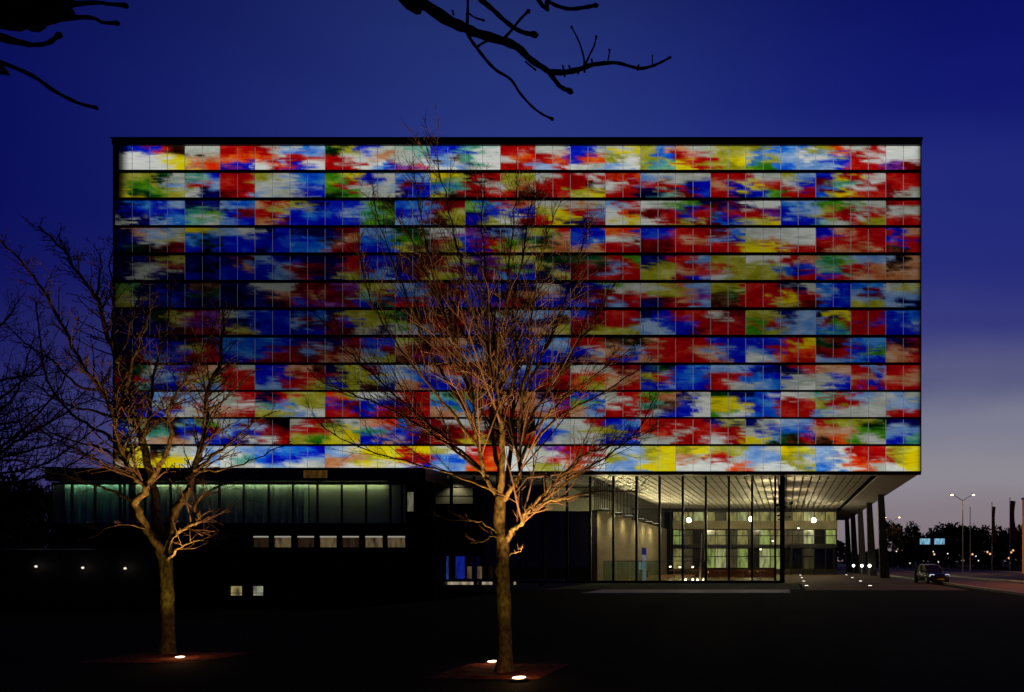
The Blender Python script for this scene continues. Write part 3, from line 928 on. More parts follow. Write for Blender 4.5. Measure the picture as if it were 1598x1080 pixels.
# added fill lights on the right-hand beam, to brighten the hall ceiling
for i, y in enumerate((52, 58, 64, 70)):
    t = thing('beam_fill_light', (-0.6, y, ZSOF - 1.9), 'small added fill light bracketed off the hall beam, number %s from the glass front' % ('one', 'two', 'three', 'four')[i], 'uplight', 'added fill lights on the hall beam')
    MB().lathe((-0.6, y, ZSOF - 1.9), [(0.10, 0), (0.16, 0.05), (0.16, 0.16)], 10).build('disc', M_black, t)
    MB().box(-0.5, -0.36, y - 0.03, y + 0.03, ZSOF - 1.86, ZSOF - 0.30).build('bracket', M_black, t)
    lamp('uplight_source', (-0.6, y, ZSOF - 1.7), 'SPOT', 680, (1.0, 0.82, 0.48), t, aim=(-4, y, ZSOF + 1), spot_size=R(165), spot_blend=0.9, shadow_soft_size=0.2)

for i, y in enumerate((50.5, 58, 66)):  # added lamps that brighten the portico soffit
    zz = ZSOF - 1.9
    t = thing('portico_fill_light', (0.45, y, zz), 'small added fill light on the portico side of the beam, %s' % ('nearest the lawn', 'middle one', 'nearest the entrance')[i], 'uplight', 'added fill lights on the portico beam')
    MB().lathe((0.45, y, zz), [(0.10, 0), (0.16, 0.05), (0.16, 0.16)], 10).build('disc', M_black, t)
    MB().box(-0.02, 0.35, y - 0.03, y + 0.03, zz + 0.04, zz + 0.09).build('bracket', M_black, t)
    MB().box(-0.10, -0.022, y - 0.03, y + 0.03, zz + 0.04, ZSOF - 0.30).build('stem', M_black, t)
    lamp('uplight_source', (0.45, y, zz + 0.2), 'SPOT', 300, (1.0, 0.82, 0.48), t, aim=(3.5, y, ZSOF + 1), spot_size=R(165), spot_blend=0.9, shadow_soft_size=0.2)

# glass balustrade in the hall
bal = thing('glass_balustrade', (-11, 50.2, 0.06), 'waist-high green glass balustrade in front of the tan brick wall', 'balustrade')
BY = 50.4
for ua, ub in ((943, 961), (962, 982), (983, 1000), (1001, 1027)):
    MB().box(P(ua, 0, BY).x, P(ub, 0, BY).x, BY, BY + 0.02, 0.09, zpx(876, BY)).build('glass_panel', M_glass_green, bal)
MB().box(P(943, 0, BY).x, P(1100, 0, BY).x, BY - 0.02, BY + 0.04, zpx(876, BY) + 0.001, zpx(875.2, BY) + 0.012).build('top_rail', M_steel, bal)
for u in (942, 1000.5, 1028, 1064, 1099):
    MB().box(P(u, 0, BY).x - 0.03, P(u, 0, BY).x + 0.03, BY + 0.05, BY + 0.09, 0.06, zpx(876, BY)).build('post', M_steel, bal)
ki = thing('info_totem', P(1005, 0, 52.2).xy.to_3d() + Vector((0, 0, 0.06)), 'blue and white information totem behind the glass balustrade', 'sign')
KY = 52.2
MB().box(P(1001.5, 0, KY).x, P(1008.5, 0, KY).x, KY, KY + 0.12, zpx(866, KY), zpx(855, KY)).build('header', lit_mat('totem_blue', (0.03, 0.05, 0.6), 0.22), ki)
MB().box(P(1002.5, 0, KY).x, P(1008, 0, KY).x, KY, KY + 0.1, 0.06, zpx(866, KY) - 0.002).build('panel', mat('totem_white', (0.55, 0.6, 0.8), 0.4, emit=(0.5, 0.55, 0.9), estr=0.2, noise=0.3), ki)
MB().box(P(997, 0, KY).x, P(1002, 0, KY).x, KY + 0.02, KY + 0.08, zpx(889, KY), zpx(877, KY)).build('leaflet_board', mat('board_white', (0.8, 0.82, 0.85), 0.5, emit=(0.8, 0.85, 0.95), estr=0.22, noise=0.05), ki)
pl = thing('floor_lamp', P(1095, 0, 51.5).xy.to_3d() + Vector((0, 0, 0.06)), 'thin white curved pole lamp standing behind the hall glass', 'lamp')
pts = [P(u, v, 51.5) for u, v in ((1092.5, 903), (1092.8, 890), (1093.6, 875), (1094.6, 860), (1095, 845), (1095, 832))]
pts[0].z = 0.06
MB().tube(pts, [0.09, 0.075, 0.06, 0.05, 0.035, 0.025], 8).build('pole', mat('white_lacquer', (0.75, 0.72, 0.62), 0.4, noise=0.1), pl)
MB().lathe(pts[0], [(0.3, 0.0), (0.28, 0.05), (0.1, 0.09)], 12).build('base', M_white, pl)
counter = thing('reception_counter', (-4.0, 66, 0.06), 'long low terracotta brick counter across the hall', 'counter')
MB().box(-8.6, -1.0, 65.6, 66.4, 0.061, 0.85).build('front', brick_mat('red_brick', (0.34, 0.10, 0.05), (0.28, 0.08, 0.04), (0.2, 0.12, 0.08)), counter)
MB().box(-8.7, -0.9, 65.5, 66.5, 0.852, 0.92).build('top', M_frame, counter)
for i, u in enumerate((1070, 1081, 1088.5, 1098)):
    p = P(u, 905, 51.0)
    p.z = 0.06
    t = thing('candle_holder', p, '%s small white candle light on the hall floor by the curved lamp' % ('first', 'second', 'third', 'fourth')[i], 'candle', 'small floor lights in the hall')
    MB().lathe(p, [(0.12, 0), (0.14, 0.03), (0.12, 0.06)], 8).build('dish', M_white, t)
    MB().lathe(p, [(0.07, 0.062), (0.07, 0.14), (0.02, 0.22)], 8).build('flame', E_warm, t)

words6 = ['first', 'second', 'third', 'fourth', 'fifth', 'sixth']
def cafe_table(x, y, label):
    t = thing('cafe_table', (x, y, 0.061), label, 'table', 'round tables in the hall')
    MB().lathe((x, y, 0.061), [(0.30, 0), (0.28, 0.03), (0.04, 0.05), (0.04, 0.70)], 12).build('pedestal', M_steel, t)
    MB().lathe((x, y, 0.061), [(0.44, 0.702), (0.45, 0.73), (0.44, 0.75)], 16).build('table_top', mat('table_top', (0.35, 0.22, 0.10), 0.35, noise=0.2), t)
    return t
names = ['nearest the glass balustrade', 'behind the information totem', 'in the middle of the hall', 'right of the curved lamp', 'before the brick counter', 'near the corner column']
for (x, y), nm in zip(((-11.2, 55.5), (-9.4, 58.0), (-7.4, 56.0), (-5.2, 54.6), (-3.6, 58.5), (-2.0, 55.2)), names):
    cafe_table(x, y, 'small round cafe table in the hall, ' + nm)
for i, (u, v, Y) in enumerate(((1046, 884, 62), (1061, 884.5, 60), (1081, 884.5, 63), (1187, 857, 74), (1206, 844, 72), (1246, 824, 74))):
    p = P(u, v, Y)
    t = thing('pendant_lamp', p, 'small warm pendant lamp in the hall, %s from the left' % words6[i], 'lamp', 'small pendant lamps in the hall')
    MB().tube([p + Vector((0, 0, 0.12)), Vector((p.x, p.y, ZSOF + 0.01))], 0.012, 5).build('cord', M_frame, t)
    MB().lathe(p, [(0.16, 0.02), (0.10, 0.12), (0.03, 0.15)], 10).build('shade', M_frame, t)
    MB().sphere(p, 0.10, 8, 6).build('bulb', E_warm, t, smooth_=True)

# ------------------------------------------------------------------ recessed lights
def ground_light(p, r, label, grp, strength_mat, spots=None):
    t = thing('ground_light', p, label, 'light', grp)
    MB().lathe(p, [(r * 1.35, 0.0), (r * 1.35, 0.02), (r * 1.05, 0.028)], 14).build('rim', M_steel, t)
    MB().lathe(p, [(r, 0.0285), (r * 0.95, 0.034), (r * 0.5, 0.04)], 12).build('lens', strength_mat, t)
    if grp.startswith('ground'):
        lamp('lens_spill', Vector(p) + Vector((0, 0, 0.16)), 'POINT', 3.0, (1.0, 0.5, 0.2), t, shadow_soft_size=0.08)
    for s in spots or ():
        lamp('uplight_beam', Vector(p) + Vector((0, 0, 0.08)), 'SPOT', s[1], s[2], t, aim=s[0], spot_size=R(s[3]), spot_blend=0.8, shadow_soft_size=0.06)
    return t
for i, (u, v) in enumerate(((1249, 898), (1251.5, 902), (1254.3, 907.5), (1258.5, 914.5))):
    Y = EYE * F / (v - VPY) * 0.99
    ground_light(P(u, v, Y).xy.to_3d() + Vector((0, 0, 0.013 if Y < 46.8 else 0.021)), 0.12, 'small round paving light, left row under the portico, %s' % ('nearest the entrance', 'second from the entrance', 'third from the entrance', 'nearest the lawn')[i], 'left row of paving lights', E_white)
for i, (u, v) in enumerate(((1321, 897.5), (1330, 902), (1343, 907.5), (1358, 914.5))):
    Y = EYE * F / (v - VPY) * 0.99
    ground_light(P(u, v, Y).xy.to_3d() + Vector((0, 0, 0.013 if Y < 46.8 else 0.021)), 0.12, 'small round paving light, right row under the portico, %s' % ('nearest the entrance', 'second from the entrance', 'third from the entrance', 'nearest the lawn')[i], 'right row of paving lights', E_white)
for i, (u, Y) in enumerate(((1332, 84), (1345, 77), (1357, 70), (1375, 63.5))):  # added posts and globes standing in for bright reflections
    p = P(u, 882, Y)
    t = thing('reflection_globe', (p.x, p.y, 0.02), '%s short added globe post for a bright reflection between the leaning portico columns' % ('farthest', 'second farthest', 'second nearest', 'nearest')[i], 'lamp', 'globe posts for bright reflections')
    MB().lathe((p.x, p.y, 0.02), [(0.10, 0), (0.10, p.z - 0.25)], 8).build('post', M_steel, t)
    MB().sphere((p.x, p.y, p.z - 0.06), 0.17, 10, 8).build('globe', E_white, t, smooth_=True)

# garden wall with three lights at the far left
gw = thing('garden_wall', (-46, 42, -1.5), 'long dark garden wall at the left, with a pale coping line', 'wall')
wx0, wx1 = P(-120, 0, 42).x, P(250, 0, 42).x
MB().box(wx0, wx1, 42.0, 42.3, -1.6, zpx(858, 42)).build('wall_face', M_dark_wall, gw)
MB().box(wx0, P(141, 0, 42).x, 41.94, 42.36, zpx(858, 42) + 0.002, zpx(856.3, 42)).build('coping', M_stone, gw)
for i, (u, v) in enumerate(((56, 884), (129, 886), (195, 887))):
    p = P(u, v, 41.9)
    t = thing('wall_light', p, ('leftmost small round light', 'middle small round light', 'rightmost small round light')[i] + ' on the dark garden wall', 'light', 'lights on the garden wall')
    MB().tube([p + Vector((0, 0.1, 0)), p + Vector((0, 0.02, 0))], 0.10, 12).build('rim', M_steel, t)
    MB().sphere(p, 0.065, 10, 6).build('lens', E_far2, t, smooth_=True)
    lamp('wall_light_source', p + Vector((0, -0.3, 0)), 'POINT', 3, (1, 0.85, 0.7), t, shadow_soft_size=0.1)

# ------------------------------------------------------------------ bare trees
def wobble_path(p0, d0, L, n, up, rng, wob=0.18):
    pts = [Vector(p0)]
    d = Vector(d0).normalized()
    st = L / n
    for i in range(n):
        d = d + Vector((rng.uniform(-1, 1), rng.uniform(-1, 1), rng.uniform(-1, 1))) * wob + Vector((0, 0, up))
        d.normalize()
        pts.append(pts[-1] + d * st)
    return pts

def along(pts, t):
    n = len(pts) - 1
    f = min(t * n, n - 1e-6)
    i = int(f)
    return pts[i].lerp(pts[i + 1], f - i), (pts[i + 1] - pts[i]).normalized()

def side_dir(tan, ang, rng, flat=0.55):
    q = Vector((rng.uniform(-1, 1), rng.uniform(-1, 1) * flat, rng.uniform(-0.6, 0.8)))
    q = q - tan * q.dot(tan)
    if q.length < 1e-4:
        q = Vector((1, 0, 0))
    q.normalize()
    return (tan * math.cos(ang) + q * math.sin(ang)).normalized()

def resample(pts, rad, k):
    """Catmull-Rom smoothing of a traced limb"""
    P_, R_ = [], []
    n = len(pts)
    for i in range(n - 1):
        p0, p1, p2, p3 = pts[max(i - 1, 0)], pts[i], pts[i + 1], pts[min(i + 2, n - 1)]
        for j in range(k):
            t = j / k
            P_.append(0.5 * ((2 * p1) + (p2 - p0) * t + (2 * p0 - 5 * p1 + 4 * p2 - p3) * t * t + (3 * p1 - p0 - 3 * p2 + p3) * t ** 3))
            R_.append(rad[i] + (rad[i + 1] - rad[i]) * t)
    P_.append(pts[-1])
    R_.append(rad[-1])
    return P_, R_

def bare_tree(name, label, base, trunk, limbs, seed, dens=1.0, bl=1.0, up=0.10, knob=False, mats=(M_bark, M_twig), ang=(0.42, 0.85), twn=5, group=None, wob=0.13, tmin=0.2):
    """trunk / limbs: lists of (u, v, Y, radius_px). Limbs carry generated branches and twigs."""
    rng = random.Random(seed)
    root = thing(name, base, label, 'tree', group)
    conv = lambda L: ([P(u, v, Y) for u, v, Y, r in L], [r * Y / F for u, v, Y, r in L])
    tp, tr = conv(trunk)
    tp, tr = resample(tp, tr, 12)
    tr = [r * (1 + 0.02 * math.sin(i * 0.23) + rng.uniform(-0.006, 0.006)) for i, r in enumerate(tr)]
    tm = MB().tube(tp, tr, 20)
    for v in tm.v:
        k = mnoise.noise(Vector((v.x * 14, v.y * 14, v.z * 3.5))) * 0.012 + mnoise.noise(Vector((v.x * 40, v.y * 40, v.z * 10))) * 0.005
        ax = min(tp, key=lambda q: abs(q.z - v.z))
        dd = Vector((v.x - ax.x, v.y - ax.y, 0))
        if dd.length > 1e-4:
            v += dd.normalized() * k
    tm.build('trunk', mats[0], root, smooth_=True)
    br, tw = MB(), MB()
    for L in limbs:
        pts, rad = conv(L)
        pts, rad = resample(pts, rad, 4)
        for i in range(1, len(pts)):
            pts[i] = pts[i] + Vector((rng.uniform(-1, 1), rng.uniform(-1, 1), rng.uniform(-1, 1))) * 0.018
        MB().tube(pts, rad, 8).build('limb', mats[0], root, smooth_=True)
        length = sum((pts[i + 1] - pts[i]).length for i in range(len(pts) - 1))
        nb = max(3, int(length * 5.2 * dens * (0.30 if L[0][3] < 2.3 else 0.6 if L[0][3] < 2.9 else 1.0)))
        for b in range(nb):
            t = tmin + (1 - tmin) * (b + rng.random()) / nb
            p, tan = along(pts, t)
            bl_ = bl * rng.uniform(0.35, 1.0) * (0.25 + 0.75 * (1 - t)) * min(1.5, 0.35 + 0.30 * length)
            r0 = max(0.0046, rad[min(int(t * (len(pts) - 1)), len(pts) - 1)] * 0.42)
            r0 = min(r0, 0.0145)
            d = side_dir(tan, rng.uniform(*ang), rng)
            if d.z < -0.25:
                d.z *= -0.3
            bp = wobble_path(p, d, bl_, 5, up, rng, wob)
            br.tube(bp, [r0 * (1 - 0.62 * i / 5) for i in range(6)], 5, cap=False)
            for w in range(int(twn * rng.uniform(0.6, 1.3))):
                t2 = 0.15 + 0.85 * rng.random()
                p2, tan2 = along(bp, t2)
                d2 = side_dir(tan2, rng.uniform(0.4, 0.95), rng, 0.8)
                l2 = bl_ * rng.uniform(0.18, 0.45)
                q = wobble_path(p2, d2, l2, 3, up, rng, 0.16)
                r2 = max(0.0033, r0 * 0.45)
                tw.tube(q, [r2, r2 * 0.85, r2 * 0.7, r2 * (1.5 if knob else 0.45)], 4, cap=False)
                if rng.random() < 0.55:
                    p3, tan3 = along(q, rng.uniform(0.2, 0.8))
                    q3 = wobble_path(p3, side_dir(tan3, 0.7, rng, 1.0), l2 * 0.5, 2, up, rng, 0.12)
                    tw.tube(q3, [r2 * 0.8, r2 * 0.7, r2 * (1.2 if knob else 0.4)], 3, cap=False)
    br.build('branches', mats[1], root, kind='stuff')
    tw.build('twigs', mats[1], root, kind='stuff')
    return root

Yc = 9.74
def lm(*pts, y0=Yc, y1=None, r0=5, r1=0.55):
    """limb from (u,v) points, depth and radius interpolated"""
    y1 = y0 if y1 is None else y1
    n = len(pts) - 1
    return [(u, v, y0 + (y1 - y0) * (i / n), r0 * 0.86 + (r1 - r0 * 0.86) * (i / n) ** 0.62) for i, (u, v) in enumerate(pts)]

trunk_c = [(786, 1052, Yc, 17), (787, 1040, Yc, 13), (788, 1015, Yc, 10.5), (787, 960, Yc, 10), (785, 912, Yc, 10.8), (785, 900, Yc, 9.8), (783, 886, Yc, 11.4), (785, 870, Yc, 9.8), (784, 838, Yc, 10.5),
           (780, 815, Yc, 8.8), (780, 792, Yc, 8.6), (781, 775, Yc, 8.2)]
limbs_c = [
    lm((781, 783), (764, 751), (755, 735), (746, 696), (740, 668), (738, 628), (733, 592), (723, 570), (708, 533), (690, 480), (665, 425), (640, 372), (612, 322), r0=5.6, y1=9.2),
    lm((781, 782), (783, 745), (784, 700), (781, 660), (778, 622), (768, 586), (764, 558), (753, 528), (738, 495), (725, 440), (716, 400), (702, 330), (688, 270), (676, 222), r0=7.0, y1=9.0),
    lm((783, 700), (783, 640), (782, 604), (787, 576), (782, 546), (790, 480), (796, 410), (803, 330), (806, 290), r0=5.2, y1=9.4),
    lm((783, 785), (792, 770), (805, 752), (811, 735), (812, 700), (812, 660), (817, 610), (825, 566), (828, 517), (836, 440), (850, 380), (868, 325), r0=6.0, y1=9.3),
    lm((784, 780), (778, 730), (770, 690), (765, 640), (770, 580), (772, 520), (760, 440), (752, 360), (756, 290), r0=6.0, y1=11.0),
    lm((784, 780), (795, 720), (800, 640), (806, 560), (800, 480), (815, 400), (826, 330), (836, 300), r0=5.6, y1=10.9),
    lm((790, 845), (800, 828), (812, 817), (823, 798), (853, 783), (887, 777), (927, 767), (960, 767), (993, 766), r0=7.0, y1=9.0),
    lm((818, 806), (850, 768), (880, 740), (907, 713), (940, 700), (975, 690), (1020, 672), r0=4.2, y1=9.6),
    lm((836, 790), (888, 750), (945, 713), (992, 673), (1016, 630), r0=3.6, y1=10.5),
    lm((812, 720), (830, 680), (860, 640), (905, 600), (950, 570), (985, 545), r0=3.6, y1=9.2),
    lm((813, 690), (835, 640), (870, 590), (900, 540), (935, 490), (960, 440), r0=3.8, y1=9.6),
    lm((816, 625), (840, 570), (862, 520), (885, 460), (905, 400), (918, 350), r0=3.6, y1=10.3),
    lm((826, 700), (870, 650), (920, 625), (975, 590), (1005, 570), r0=3.2, y1=10.6),
    lm((764, 752), (735, 722), (690, 688), (640, 655), (590, 630), (535, 610), (490, 590), r0=4.0, y1=9.6),
    lm((757, 738), (720, 705), (670, 665), (620, 620), (575, 580), (540, 545), (505, 500), r0=3.8, y1=10.4),
    lm((745, 694), (710, 650), (668, 600), (625, 545), (590, 490), (570, 440), (560, 380), r0=3.8, y1=9.0),
    lm((741, 670), (712, 615), (680, 565), (650, 505), (625, 440), (600, 370), (580, 310), r0=3.8, y1=10.6),
    lm((772, 768), (720, 745), (665, 728), (605, 712), (545, 690), (500, 665), r0=3.0, y1=9.8),
    lm((738, 630), (715, 560), (690, 480), (670, 400), (655, 330), (648, 280), r0=3.4, y1=10.2),
    lm((782, 838), (768, 825), (750, 815), (720, 812), (690, 808), (662, 800), r0=1.8, y1=9.2),
    lm((783, 842), (765, 838), (750, 846), (735, 848), r0=1.4, y1=9.3),
    lm((793, 868), (805, 861), (815, 860), r0=1.2, y1=9.3),
]
bare_tree('bare_tree', 'bare young tree in the centre, its trunk lit yellow from two ground lights', P(787, 1050, Yc).xy.to_3d(), trunk_c, limbs_c, 11, dens=1.9, bl=1.35, up=0.06, ang=(0.2, 0.55), twn=6, wob=0.07, group='bare young trees on the lawn')

Yl = 10.3
trunk_l = [(262, 1024, Yl, 15), (262, 1010, Yl, 11.5), (262, 985, Yl, 10), (261, 930, Yl, 10), (259, 890, Yl, 10), (257, 866, Yl, 10.5)]
kw = dict(y0=Yl)
limbs_l = [
    lm((256, 872), (250, 856), (231, 828), (220, 803), (211, 783), (228, 767), (214, 747), (195, 720), (186, 692), (176, 650), (158, 610), (128, 570), (102, 513), (73, 461), (43, 419), (0, 376), y0=Yl, y1=9.3, r0=7.5, r1=1.2),
    lm((209, 783), (178, 767), (150, 758), (111, 744), (70, 735), (25, 715), y0=Yl, y1=9.4, r0=3.2),
    lm((257, 870), (246, 820), (241, 790), (238, 756), (222, 690), (205, 650), (197, 614), (184, 566), (166, 520), (153, 468), (117, 419), (101, 391), (61, 354), y0=Yl, y1=11.0, r0=8.0, r1=1.3),
    lm((258, 868), (266, 840), (277, 832), (295, 820), (314, 811), (305, 792), (320, 770), (350, 755), (390, 742), y0=Yl, y1=9.5, r0=4.8),
    lm((260, 878), (268, 868), (281, 853), (311, 842), (335, 852), (365, 860), y0=Yl, y1=9.4, r0=2.6),
    lm((258, 868), (265, 820), (277, 792), (295, 766), (302, 735), (317, 685), (322, 640), (326, 600), (342, 572), (348, 525), (346, 480), y0=Yl, y1=11.4, r0=8.0, r1=1.2),
    lm((226, 768), (245, 735), (262, 700), (268, 668), (262, 645), (275, 615), (293, 588), (314, 550), (338, 502), (345, 492), y0=Yl, y1=9.6, r0=4.2),
    lm((302, 735), (330, 712), (360, 690), (395, 660), (430, 640), y0=Yl, y1=10.8, r0=3.0),
    lm((310, 735), (345, 733), (380, 725), (420, 705), (455, 692), y0=Yl, y1=9.8, r0=2.2),
    lm((322, 640), (345, 628), (375, 600), (402, 575), y0=Yl, y1=10.2, r0=2.2),
    lm((222, 692), (235, 640), (240, 590), (252, 545), (262, 500), (270, 440), y0=Yl, y1=10.6, r0=3.2),
    lm((197, 615), (205, 570), (222, 525), (235, 480), (240, 462), y0=Yl, y1=10.3, r0=2.6),
    lm((186, 692), (160, 675), (125, 655), (90, 620), (70, 580), (62, 520), (55, 470), y0=Yl, y1=10.6, r0=3.4),
    lm((176, 650), (140, 640), (95, 628), (55, 600), (20, 580), y0=Yl, y1=10.0, r0=2.8),
    lm((184, 566), (178, 520), (176, 470), (172, 420), (178, 380), y0=Yl, y1=11.3, r0=2.6),
    lm((153, 468), (155, 430), (158, 405), (148, 385), y0=Yl, y1=11.2, r0=2.0),
    lm((214, 747), (180, 735), (140, 712), (95, 690), (50, 665), (10, 650), y0=10.3, y1=9.6, r0=3.2),
    lm((195, 720), (160, 700), (118, 690), (70, 668), (30, 625), y0=10.3, y1=10.8, r0=3.0),
    lm((158, 610), (120, 600), (80, 560), (40, 535), (5, 500), y0=10.3, y1=10.0, r0=2.8),
    lm((183, 566), (200, 520), (215, 470), (222, 440), y0=10.3, y1=10.8, r0=2.7),
    lm((246, 835), (215, 822), (180, 820), (150, 835), (120, 845), y0=Yl, y1=9.2, r0=1.8),
]
KL = 11.6 / Yl                  # the left tree stands just behind its ground light
trunk_l = [(u, v, Y * KL, r * 0.82) for u, v, Y, r in trunk_l]
limbs_l = [[(u, v, Y * KL, r * 1.12) for u, v, Y, r in L] for L in limbs_l]
Yl *= KL
bare_tree('bare_tree', 'wide-forked bare tree at the left, lit from one ground light', P(262, 1022, Yl).xy.to_3d(), trunk_l, limbs_l, 5, dens=2.3, bl=0.95, up=0.04, knob=True, ang=(0.45, 1.0), twn=6, tmin=0.34, group='bare young trees on the lawn')

# a third bare tree just outside the left edge, its twigs reach into the picture
Yo = 13.0
trunk_o = [(-130, 1010, Yo, 15), (-130, 985, Yo, 11), (-128, 900, Yo, 10), (-126, 820, Yo, 9)]
limbs_o = [
    lm((-126, 825), (-90, 780), (-40, 740), (10, 700), (60, 670), (110, 640), (150, 620), y0=Yo, y1=12.4, r0=6),
    lm((-100, 790), (-40, 770), (20, 752), (70, 745), (120, 720), (160, 690), y0=Yo, y1=13.4, r0=4.5),
    lm((-126, 825), (-110, 740), (-70, 680), (-20, 640), (30, 600), (80, 560), y0=Yo, y1=12.6, r0=6),
    lm((-126, 825), (-120, 720), (-90, 620), (-50, 560), (0, 510), (30, 470), y0=Yo, y1=13.8, r0=6),
    lm((-60, 755), (-10, 720), (40, 705), (90, 690), (130, 660), y0=Yo, y1=13.9, r0=3.5),
    lm((-70, 680), (-20, 670), (40, 650), (100, 610), y0=Yo, y1=14.1, r0=3.5),
    lm((-60, 750), (0, 700), (50, 655), (95, 600), (120, 560), y0=Yo, y1=12.2, r0=3.2),
    lm((-40, 742), (30, 735), (90, 712), (150, 668), (200, 640), y0=Yo, y1=13.0, r0=3.0),
    lm((-90, 690), (-30, 690), (30, 680), (80, 655), (140, 600), y0=Yo, y1=13.3, r0=3.0),
    lm((-90, 640), (-40, 610), (10, 590), (60, 585), (110, 575), y0=Yo, y1=12.2, r0=3.0),
    lm((-70, 700), (-20, 660), (20, 620), (40, 570), (55, 525), y0=Yo, y1=12.7, r0=3.0),
    lm((-95, 785), (-50, 790), (0, 780), (50, 770), (75, 758), y0=Yo, y1=12.6, r0=3.2),
]
bo = P(-130, 1000, Yo).xy.to_3d()
trunk_o[0] = (-130, VPY + EYE * F / Yo + 2, Yo, 15)
bare_tree('bare_tree', 'dark bare tree at the left edge reaching twigs over the low wing', bo, trunk_o, limbs_o, 21, dens=2.4, bl=0.95, up=0.06, knob=True, ang=(0.45, 0.95), twn=5, mats=(M_bark_dark, M_bark_dark), group='bare young trees on the lawn')

# overhead tree: its trunk stands behind the camera, only low limbs hang into the top of the frame
oh = thing('overhanging_tree', (-4.2, -1.5, 0), 'black overhanging branches with thick buds hanging in from the top edge', 'tree')
MB().tube([Vector((-4.2, -1.5, -0.05)), Vector((-4.2, -1.5, 0.25)), Vector((-4.15, -1.45, 2.0)), Vector((-4.1, -1.3, 4.2)), Vector((-4.0, -1.0, 6.5)), Vector((-3.8, -0.6, 8.5))],
          [0.34, 0.24, 0.2, 0.18, 0.14, 0.08], 12).build('trunk', M_bark_dark, oh, smooth_=True)
Yh = 5.0
def px_line(pts, Y=Yh):
    return [P(u, v, Y) for u, v in pts]
def bough(name, lead, pts, r, Y=Yh, sides=8, bud=True):
    p = [Vector(q) for q in lead] + px_line(pts, Y)
    n = len(p)
    rr = r if isinstance(r, list) else [r] * n
    if len(rr) != n:
        rr = [rr[0] + (rr[-1] - rr[0]) * i / (n - 1) for i in range(n)]
    p, rr = resample(p, [x * 0.84 * Y / F for x in rr], 4)
    rr = [x * (1 + 0.10 * math.sin(i * 1.7 + p[0].x * 9)) for i, x in enumerate(rr)]
    m = MB().tube(p, rr, sides)
    if bud:
        d = (p[-1] - p[-2]).normalized()
        k = rr[-1]
        m.tube([p[-1] - d * k * 0.5, p[-1] + d * k * 0.8, p[-1] + d * k * 2.4, p[-1] + d * k * 3.6], [k * 0.9, k * 1.35, k * 1.45, k * 0.4], 7)
    return m.build(name, M_bark_dark, oh, smooth_=True)
bough('limb', [(-4.1, -1.3, 4.4), (-4.1, 1.2, 6.6), (-3.6, 3.6, 6.75)], [(610, -30), (655, 2), (700, 32), (725, 43), (745, 52), (785, 64), (808, 74), (828, 93), (848, 106), (858, 113)], [18, 17, 16, 14, 11, 10, 8.5, 8.0, 7.5, 7, 6, 5.2, 5.0], bud=False)
bough('branch', [], [(856, 112), (880, 113), (905, 108), (925, 101), (960, 98), (985, 104), (1000, 107), (1018, 103), (1032, 97), (1043, 91)], [5.2, 4.6, 4.2, 3.6, 3.0, 2.6, 2.8, 2.2, 2.0, 1.6])
bough('branch', [], [(856, 112), (866, 125), (874, 135), (884, 140)], [4.8, 4.4, 4.2, 4.2])
bough('branch', [], [(726, 44), (735, 62), (745, 76), (760, 95), (775, 110), (797, 124), (812, 146), (830, 166), (846, 178), (858, 184)], [3.6, 3.2, 3.0, 3.0, 3.0, 2.6, 2.4, 2.2, 2.2, 2.2])
bough('branch', [], [(729, -25), (730, 10), (729, 40)], [2.2, 2.4, 3.0], bud=False)
bough('branch', [], [(731, 20), (740, 27), (752, 31)], [1.6, 1.6, 1.8])
bough('branch', [(-4.0, 1.0, 6.9), (-3.2, 3.4, 6.5)], [(720, -40), (748, -4), (768, 14), (785, 30), (803, 44), (818, 51), (828, 53)], [8, 7, 6, 5, 4.5, 4.2, 4.0, 4.0, 4.2])
bough('twig', [], [(787, 60), (800, 45), (812, 30), (822, 20)], [2.4, 2.2, 2.0, 2.2])
bough('twig', [], [(744, 74), (752, 68), (760, 64)], [2, 1.8, 1.8])
bough('twig', [], [(912, 103), (911, 90), (904, 66), (893, 44)], [2.2, 1.8, 1.6, 1.4])
bough('twig', [], [(914, 100), (921, 84), (927, 72), (930, 60)], [1.9, 1.6, 1.5, 1.5])
bough('twig', [], [(948, 98), (950, 88), (951, 80)], [1.4, 1.3, 1.3])
bough('twig', [], [(1018, 102), (1018, 88)], [1.2, 1.0])
bough('twig', [], [(820, 96), (828, 103), (833, 107)], [1.8, 1.6, 1.6])
for uu, vv in ((881, 120), (902, 116), (878, 106), (888, 106), (706, 20), (995, 110), (912, 113), (923, 96)):
    bough('bud', [], [(uu, vv - 4 if vv < 110 else vv), (uu + 1, vv if vv < 110 else vv - 5)], [1.8, 1.6])
bough('branch', [(-4.0, 1.0, 7.2), (-2.6, 3.2, 6.6)], [(820, -30), (855, 1), (872, 10), (890, 14), (910, 12), (926, 9)], [7, 6, 5, 3.5, 3.2, 3.0, 3.0, 3.0])
